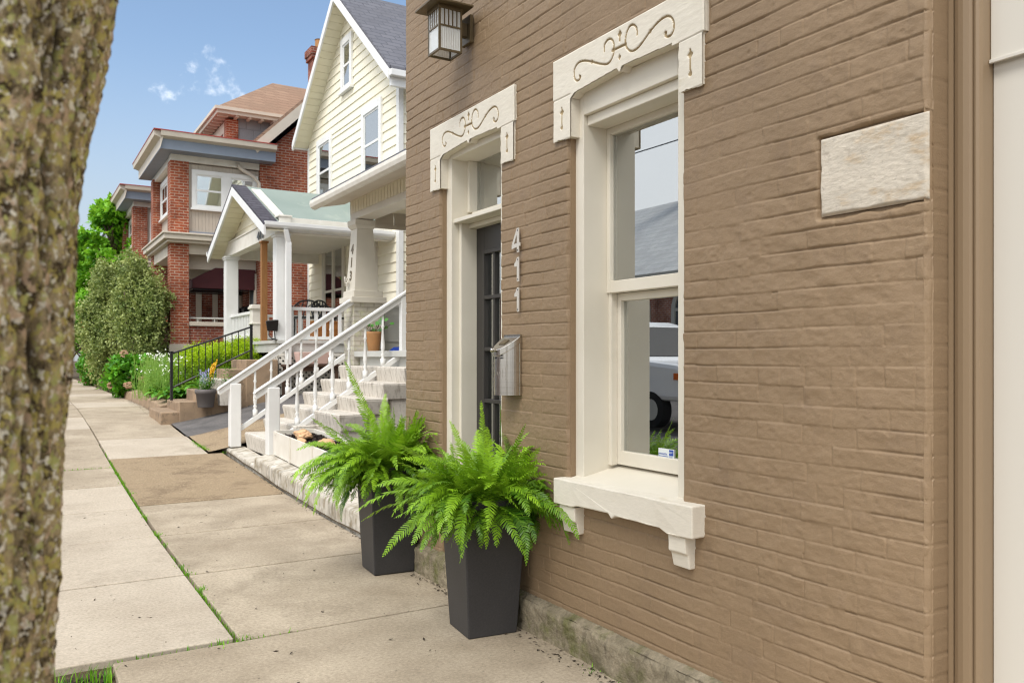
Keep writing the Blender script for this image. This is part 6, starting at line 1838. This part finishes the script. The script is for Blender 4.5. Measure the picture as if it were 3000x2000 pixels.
# trees beyond the shrubs
def tree(label, cx, cy, h, r_, seed, n, leaf=.17, crown0=.35, mat='treeleaf', group='trees down the street'):
    r = random.Random(seed); z0 = .5
    cl = []; st = [([(cx, cy, z0), (cx + .05, cy, z0 + h * .3), (cx + .1, cy + .1, z0 + h * .6), (cx, cy, z0 + h * .9)], [.16, .13, .09, .03])]
    for k in range(26):
        zz = z0 + h * (crown0 + (1 - crown0) * (k / 25) ** .9); f_ = (zz - z0) / h
        rr = r_ * (1.05 - .75 * max(0, (f_ - .45) / .55) ** 1.6) * r.uniform(.45, 1.0); a = r.uniform(0, 6.28)
        bx, by = cx + rr * math.cos(a), cy + rr * math.sin(a)
        cl.append((bx, by, zz, r_ * r.uniform(.2, .36), r_ * r.uniform(.2, .36), r_ * r.uniform(.13, .24)))
        st.append(([(cx + .05, cy, zz - h * .16), ((cx + bx) / 2, (cy + by) / 2, zz - h * .05), (bx, by, zz)], [.05, .03, .012]))
    t = thing('tree', label, 'tree', (cx, cy, z0), group)
    v, f, a = leafcloud(cl, n, leaf, seed, shell=.35, topbright=.4)
    np_mesh('crown', v, f, mat, t, False, None, a)
    m = MB()
    for p, q in st: m.tube(p, q, 7)
    m.build('trunk', 'bark2', t, smooth=True)
tree('bright green maple rising above the tall shrubs beside the tree trunk', 3.0, 34.0, 6.6, 1.75, 4, 22000, .19, .3)
tree('bright green tree behind the maple, mostly hidden by the tree trunk', 1.9, 41, 6.2, 2.0, 9, 16000, .2, .25)
tree('far street tree hidden low behind the shrubs', 3.2, 52, 5.5, 2.2, 15, 12000, .22, .2)
for lb, x, y, h in (('dark green tree far down the street on the house side', 5.5, 74, 9), ('tall green tree at the far end of the street', -3.5, 96, 11), ('wide green tree far down across the street', -13, 70, 9), ('pale green tree at the end of the sidewalk', 2, 92, 10)):
    tree(lb, x, y, h, h * .38, int(y), 6000, .5, .2)
# rainbow flag on a short pole beyond the shrubs
FL = thing('flag', 'small rainbow flag hanging from a pole past the shrubs', 'flag', (2.35, 33, .5))
m = MB(); m.tube([(2.55, 33, .5), (2.55, 33, 3.35)], .02, 6); m.tube([(2.55, 33, 3.3), (2.0, 32.9, 3.55)], .014, 6); m.build('pole', 'grey', FL)
cols_ = [(214, 60, 56), (236, 140, 50), (240, 214, 70), (70, 150, 90), (60, 90, 180), (140, 80, 170)]
for k, c in enumerate(cols_): MT['flag%d' % k] = M('flag_stripe_%d' % k, c, c, rough=.8)
m = MB()
for k in range(6):
    a0, a1 = k / 6, (k + 1) / 6
    for q in range(8):
        t0, t1 = q / 8, (q + 1) / 8
        def fp(s_, t_): return (1.98 + .42 * s_ + .05 * math.sin(t_ * 5), 32.9 + .10 * math.sin(s_ * 9 + t_ * 3), 3.5 - .2 * s_ - 1.15 * t_ + 0.25 * s_ * t_)
        m.add([fp(a0, t0), fp(a1, t0), fp(a1, t1), fp(a0, t1)], [(0, 1, 2, 3)], k)
m.build('cloth', ['flag%d' % k for k in range(6)], FL, recalc=False)
BW = MB(); BW.box(2.2, 2.8, 37, 37.5, .4, 1.1); BW.box(2.15, 2.85, 36.95, 37.55, 1.1, 1.18)
tag(BW.build('brick_pier', 'redbrick'), 'low brick gate pier at the end of the planting', 'pier')

# ------------------------------------------------------------------ street tree: blurred lichen-covered trunk in the foreground
def bark():
    m, nt, p, o = newmat('lichen_bark')
    v = pos(nt, (1, 1, .75))
    n1 = ramp(nt, noise_n(nt, v, 40, 8, .75), .42, .58)
    col = mixc(nt, n1, lin((66, 54, 38)), lin((170, 152, 116)))
    at = nt.nodes.new("ShaderNodeAttribute"); at.attribute_name = 'shade'
    for scl, a_, b_, c_, amt in ((66, .53, .57, (188, 174, 98), .75), (84, .55, .59, (222, 214, 196), .9), (58, .56, .61, (172, 172, 104), .85), (48, .57, .62, (196, 168, 140), .75)):
        f_ = ramp(nt, noise_n(nt, pos(nt, (1.0 + scl * .003, 1.1, 1.0)), scl, 5, .62), a_, b_)
        mm = nt.nodes.new("ShaderNodeMath"); mm.operation = 'MULTIPLY'; mm.inputs[1].default_value = amt; nt.links.new(f_, mm.inputs[0])
        col = mixc(nt, mm.outputs[0], col, lin(c_))
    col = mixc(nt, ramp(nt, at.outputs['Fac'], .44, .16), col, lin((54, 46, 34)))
    nt.links.new(col, p.inputs['Base Color']); p.inputs['Roughness'].default_value = .95; p.inputs['Specular IOR Level'].default_value = .15
    add_bump(nt, p, noise_n(nt, v, 80, 6, .65), .8, .008)
    return m
MT['bark'] = bark()
TT = thing('tree', 'rough tree trunk covered in yellow and grey lichen, out of focus at the left edge', 'tree', (-.09, 1.3, 0))
nth, nz_ = 230, 560
th = np.linspace(0, 2 * np.pi, nth + 1)[:-1]; zz = np.linspace(-.1, 3.6, nz_)
TH, ZZ = np.meshgrid(th, zz, indexing='ij')
K = 0.74
edge = K * np.interp((ZZ - 1.475) / K + 1.475, [-.1, .5, .88, 1.2, 1.475, 1.81, 2.13, 2.5, 3.6], [.16, .075, .050, .066, .084, .100, .154, .24, .55])
rad = K * np.interp((ZZ - 1.475) / K + 1.475, [-.1, .5, .88, 1.475, 1.9, 2.13, 2.5, 3.6], [.34, .25, .225, .235, .245, .27, .30, .36])
cxs = edge - rad
# deep plates and furrows running up the stem (periodic round the trunk)
def ring(fr, fz, sd, oc):
    return fbm(np.cos(TH) * fr + 40 + ZZ * .13, np.sin(TH) * fr + 40 + ZZ * fz, 1.0, sd, oc)
fur = 1 - np.abs(ring(5.5, 1.6, 211, 3)) * 2.4
fur2 = 1 - np.abs(ring(9.0, -3.4, 231, 2)) * 2.4
disp = -.006 * np.clip(fur, 0, 1) ** 2 - .010 * np.clip(fur2, 0, 1) ** 2 + .008 * ring(5, 6.0, 221, 4) + .014 * ring(15, 22, 241, 3) + .004
RR = rad + disp
V = np.stack([cxs + RR * np.cos(TH), 1.75 * K + RR * np.sin(TH) * 1.05, ZZ], -1).reshape(-1, 3)
i, j = np.meshgrid(np.arange(nth), np.arange(nz_ - 1), indexing='ij'); i = i.ravel(); j = j.ravel()
F = np.stack([i * nz_ + j, ((i + 1) % nth) * nz_ + j, ((i + 1) % nth) * nz_ + j + 1, i * nz_ + j + 1], -1)
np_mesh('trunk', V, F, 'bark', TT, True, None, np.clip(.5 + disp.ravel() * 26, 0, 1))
m = MB()
for (a, b, c) in (((.12, 1.3, 3.4), (.75, 1.6, 4.6), (1.0, 1.9, 6.2)), ((.05, 1.3, 3.4), (-.9, 1.1, 5.0), (-1.3, .8, 6.4)), ((.1, 1.35, 3.4), (-.3, 2.3, 5.0), (-.5, 3.2, 6.4))):
    m.tube([a, ((a[0] + b[0]) / 2 + .05, (a[1] + b[1]) / 2, (a[2] + b[2]) / 2), b, c], [.24, .20, .15, .07], 14)
m.build('limb', 'bark', TT, smooth=True)
CB = [(1.2, 2.4, 7.2, 1.4, 1.4, .9), (-1.6, .8, 7.4, 1.5, 1.5, .9), (-.6, 3.6, 7.4, 1.4, 1.4, .9)]
v, f, a = leafcloud(CB, 1800, .12, 55, shell=.4); np_mesh('crown', v, f, 'treeleaf', TT, False, None, a)

# ------------------------------------------------------------------ grass in the cracks, tree pit, litter
def blades(name, pts, label_kind, seed, hmin, hmax, w, mat='hydleaf'):
    r = np.random.default_rng(seed); V, F, A = [], [], []
    for (x, y, z) in pts:
        a = r.uniform(0, 6.28); h = r.uniform(hmin, hmax); l = r.uniform(.1, .7) * h
        d = np.array([math.cos(a), math.sin(a), 0]); s_ = np.array([-math.sin(a), math.cos(a), 0]) * w
        p = np.array([x, y, z]); n = len(V)
        V += [p - s_, p + s_, p + d * l * .4 + s_ * .8 + [0, 0, h * .65], p + d * l * .4 - s_ * .8 + [0, 0, h * .65]]; F.append((n, n + 1, n + 2, n + 3))
        n = len(V)
        V += [p + d * l * .4 - s_ * .8 + [0, 0, h * .65], p + d * l * .4 + s_ * .8 + [0, 0, h * .65], p + d * l + [0, 0, h] + s_ * .1, p + d * l + [0, 0, h] - s_ * .1]; F.append((n, n + 1, n + 2, n + 3))
        A += [r.random()] * 8
    o = np_mesh(name, np.array(V), np.array(F), mat, None, False, None, A); o['kind'] = 'stuff'
    return o
r = np.random.default_rng(5)
pts = []
for k in range(3000):
    y = r.uniform(4.4, 12.6)
    dens = .05 + .35 * (vnoise(np.array([y]), np.array([0.0]), 2.6, 301)[0] > .12) * (1 if y < 11.5 else .3)
    if 8.3 < y < 11.4: dens = max(dens, .8 * (vnoise(np.array([y]), np.array([3.0]), 5, 305)[0] > -.35))
    if r.random() < dens: pts.append((.985 + r.normal() * .010, y, gz(y) - .03))
for (x0, x1, y, n) in ((.4, .98, 4.395, 60), (.98, 1.3, 4.395, 24), (.45, .95, 10.84, 90), (2.36, 2.42, 11.5, 40)):
    for k in range(n): pts.append((r.uniform(x0, x1), y + r.normal() * .008, gz(y) - .02))
for k in range(240): pts.append((2.17 + r.normal() * .02, r.uniform(11.5, 13.1), gz(12.3) - .01))
for c in ((.985, 8.05), (.99, 7.3), (.99, 6.9), (.98, 6.15), (1.0, 5.95), (1.0, 5.5), (.99, 9.2), (.985, 9.8), (.98, 10.4), (1.02, 4.42), (.9, 4.40), (2.36, 2.95), (2.33, 3.1), (2.30, 2.75)):
    for k in range(34): pts.append((c[0] + r.normal() * .022, c[1] + r.normal() * .03, gz(c[1]) - .02))
tag(blades('crack_grass', pts, '', 3, .012, .045, .003, 'treeleaf'), 'short grass and moss growing in the pavement joints', 'grass')
pts = []
for k in range(3600):
    x = r.uniform(-.4, .385); y = r.uniform(2.2, 4.33)
    if x > .12 and y < 4.20 and vnoise(np.array([x]), np.array([y]), 4, 41)[0] < .25: continue
    pts.append((x, y, -.045))
tag(blades('grass', pts, '', 4, .03, .10, .003, 'treeleaf'), 'tufts of bright grass in the bare earth of the tree pit', 'grass')
V, F = [], []
for k in range(5200):
    if 1900 < k < 3300 or 3700 < k < 4300: continue
    if k < 1500: x, y, z = r.uniform(.0, .385), r.uniform(2.4, 4.35), -.03
    elif k < 3300: y = r.uniform(1.6, 5.4); x = 2.338 - abs(r.normal()) * .05; z = .003
    elif k < 4300: y = r.uniform(5.5, 11.5); x = 2.41 - abs(r.normal()) * .035; z = gz(y) + .003
    elif k < 4800: y = r.uniform(14.8, 20); x = 2.14 - abs(r.normal()) * .06; z = gz(y) + .004
    else: y = r.uniform(2.6, 12); x = r.uniform(-.4, 2.3); z = gz(y) + .003
    a = r.uniform(0, 6.28); L = r.uniform(.004, .016) * (1.6 if k < 1500 else 1); w = L * r.uniform(.2, .6)
    d = np.array([math.cos(a), math.sin(a), r.uniform(-.2, .35)]) * L; s_ = np.array([-math.sin(a), math.cos(a), r.uniform(-.2, .3)]) * w; c = np.array([x, y, z + abs(d[2])]); n = len(V)
    V += [c - d, c + s_, c + d, c - s_]; F.append((n, n + 1, n + 2, n + 3))
o = np_mesh('leaf_litter', np.array(V), np.array(F), 'soil', None, False); o['kind'] = 'stuff'; tag(o, 'dry leaf bits and grit along the wall foot and pavement', 'litter')

# ------------------------------------------------------------------ across the street, seen in the window glass: brick church, van, wires
CHU = thing('brick_church', 'red brick church with grey slate roof and arched windows, seen reflected in the window', 'church', (-13.5, 16, .3))
m = MB(); m.box(-24, -13.0, 4, 44, 0, 4.2); m.build('wall', brick_mat('church_brick', (186, 120, 98), (196, 132, 108), (206, 184, 168)), CHU)
m = MB(); m.prism([(-12.62, 4.2), (-18.5, 8.0), (-24.4, 4.2)], 'y', 3.7, 44.3); r_ = m.build('roof', 'churchsh', CHU)
m = MB(); m.box(-12.62, -12.5, 3.7, 44.3, 4.05, 4.199); m.build('eave_board', 'offwhite', r_)
m = MB(); m.box(-18.9, -18.1, 24.5, 25.3, 7.5, 10.2); m.build('chimney', 'redbrick2', CHU)
def arch(yc, w, z0, h, x, parent):
    t = MB(); Rr = w
    def ringp(rad): return [(yc - rad, z0)] + [(yc - rad * math.cos(math.pi * q / 14), z0 + h + rad * math.sin(math.pi * q / 14)) for q in range(15)] + [(yc + rad, z0)]
    o_, i_ = ringp(w + .16), ringp(w)
    n = len(o_); vs = [(x + .08, a, b) for a, b in o_] + [(x + .08, a, b) for a, b in i_] + [(x, a, b) for a, b in o_] + [(x, a, b) for a, b in i_]
    fs = [(k, k + 1, n + k + 1, n + k) for k in range(n - 1)] + [(k, k + 1, 2 * n + k + 1, 2 * n + k) for k in range(n - 1)] + [(n + k, n + k + 1, 3 * n + k + 1, 3 * n + k) for k in range(n - 1)]
    t.add(vs, fs); t.box(x, x + .07, yc - .03, yc + .03, z0, z0 + h); t.box(x, x + .07, yc - w, yc + w, z0 + h - .05, z0 + h + .05)
    f_ = t.build('window', 'offwhite', parent)
    t = MB(); t.prism(i_, 'x', x + .01, x + .02); t.build('pane', 'interior', f_)
for y in np.arange(6.5, 42, 2.6): arch(float(y), .6, 1.3, 1.7, -13.0, CHU)
VN = thing('van', 'white van parked at the kerb, seen reflected in the lower window pane', 'van', (-3.2, 9.6, 0))
vx0, vx1 = -4.1, -2.25
prof = [(6.9, .45), (6.85, .95), (7.05, 1.12), (8.0, 1.20), (8.75, 1.88), (9.2, 1.98), (12.3, 2.0), (12.5, 1.9), (12.6, .5), (12.55, .42)]
m = MB(); m.prism([(y, z - .1 + gz(9)) for y, z in prof], 'x', vx0, vx1); m.build('body', 'vanwhite', VN, bevel=.09)
m = MB()
zo = gz(9) - .1
m.prism([(8.25, 1.28 + zo), (8.80, 1.80 + zo), (9.55, 1.84 + zo), (9.55, 1.28 + zo)], 'x', vx1 + .002, vx1 + .01); m.prism([(9.7, 1.28 + zo), (9.7, 1.84 + zo), (12.2, 1.84 + zo), (12.3, 1.28 + zo)], 'x', vx1 + .002, vx1 + .01)
m.hexa([(vx0 + .2, 8.08, 1.24 + zo), (vx1 - .2, 8.08, 1.24 + zo), (vx1 - .2, 8.70, 1.82 + zo), (vx0 + .2, 8.70, 1.82 + zo), (vx0 + .2, 8.06, 1.28 + zo), (vx1 - .2, 8.06, 1.28 + zo), (vx1 - .2, 8.68, 1.86 + zo), (vx0 + .2, 8.68, 1.86 + zo)])
m.build('windows', 'black', VN)
for y in (7.75, 11.5):
    for x in (vx0 + .1, vx1 - .1):
        w = MB(); w.tube([(x - .11, y, .34 + gz(y) - .13), (x + .11, y, .34 + gz(y) - .13)], .34, 24); wh = w.build('wheel', 'tyre', VN)
        w = MB(); w.tube([(x - .115, y, .34 + gz(y) - .13), (x + .115, y, .34 + gz(y) - .13)], .20, 20); w.build('rim', 'grey', wh)
for x in (vx0 + .25, vx1 - .25):
    m = MB(); m.box(x - .16, x + .16, 6.82, 6.9, .80 + zo, .98 + zo); m.build('headlight', 'grey', VN, bevel=.02)
m = MB(); m.box(vx1 - .04, vx1 + .015, 6.95, 7.12, .84 + zo, .96 + zo); m.build('turn_signal', 'orangelamp', VN)
m = MB(); m.box(vx0, vx1, 6.74, 6.9, .42 + zo, .66 + zo); m.box(vx0 + .5, vx1 - .5, 6.83, 6.88, .72 + zo, .98 + zo); m.build('bumper', 'black', VN, bevel=.03)
m = MB(); m.box(vx1, vx1 + .18, 8.3, 8.42, 1.22 + zo, 1.48 + zo); m.build('mirror', 'vanwhite', VN, bevel=.03)
VN.location = VN.location + Vector((-2.6, 4.1, gz(13.7) - gz(9)))
for k, (x, z) in enumerate(((-10.8, 8.6), (-10.8, 9.6))):
    m = MB(); pts = [(x, y, z - 1.0 * (1 - ((y - 15) / 25) ** 2)) for y in np.linspace(-10, 40, 40)]
    m.tube(pts, .018, 5); tag(m.build('overhead_wire', 'black', None), ('lower overhead wire across the street, reflected in the upper pane', 'upper overhead wire across the street, reflected in the upper pane')[k], 'wire', 'overhead wires')
for k, y in enumerate((-10, 40)):
    m = MB(); m.tube([(-10.8, y, -.2), (-10.8, y, 10.2)], [.16, .11], 12); m.box(-11.6, -10.0, y - .06, y + .06, 9.55, 9.7)
    tag(m.build('utility_pole', 'wood', None), ('wooden utility pole carrying the near end of the wires', 'wooden utility pole carrying the far end of the wires')[k], 'pole', 'utility poles')
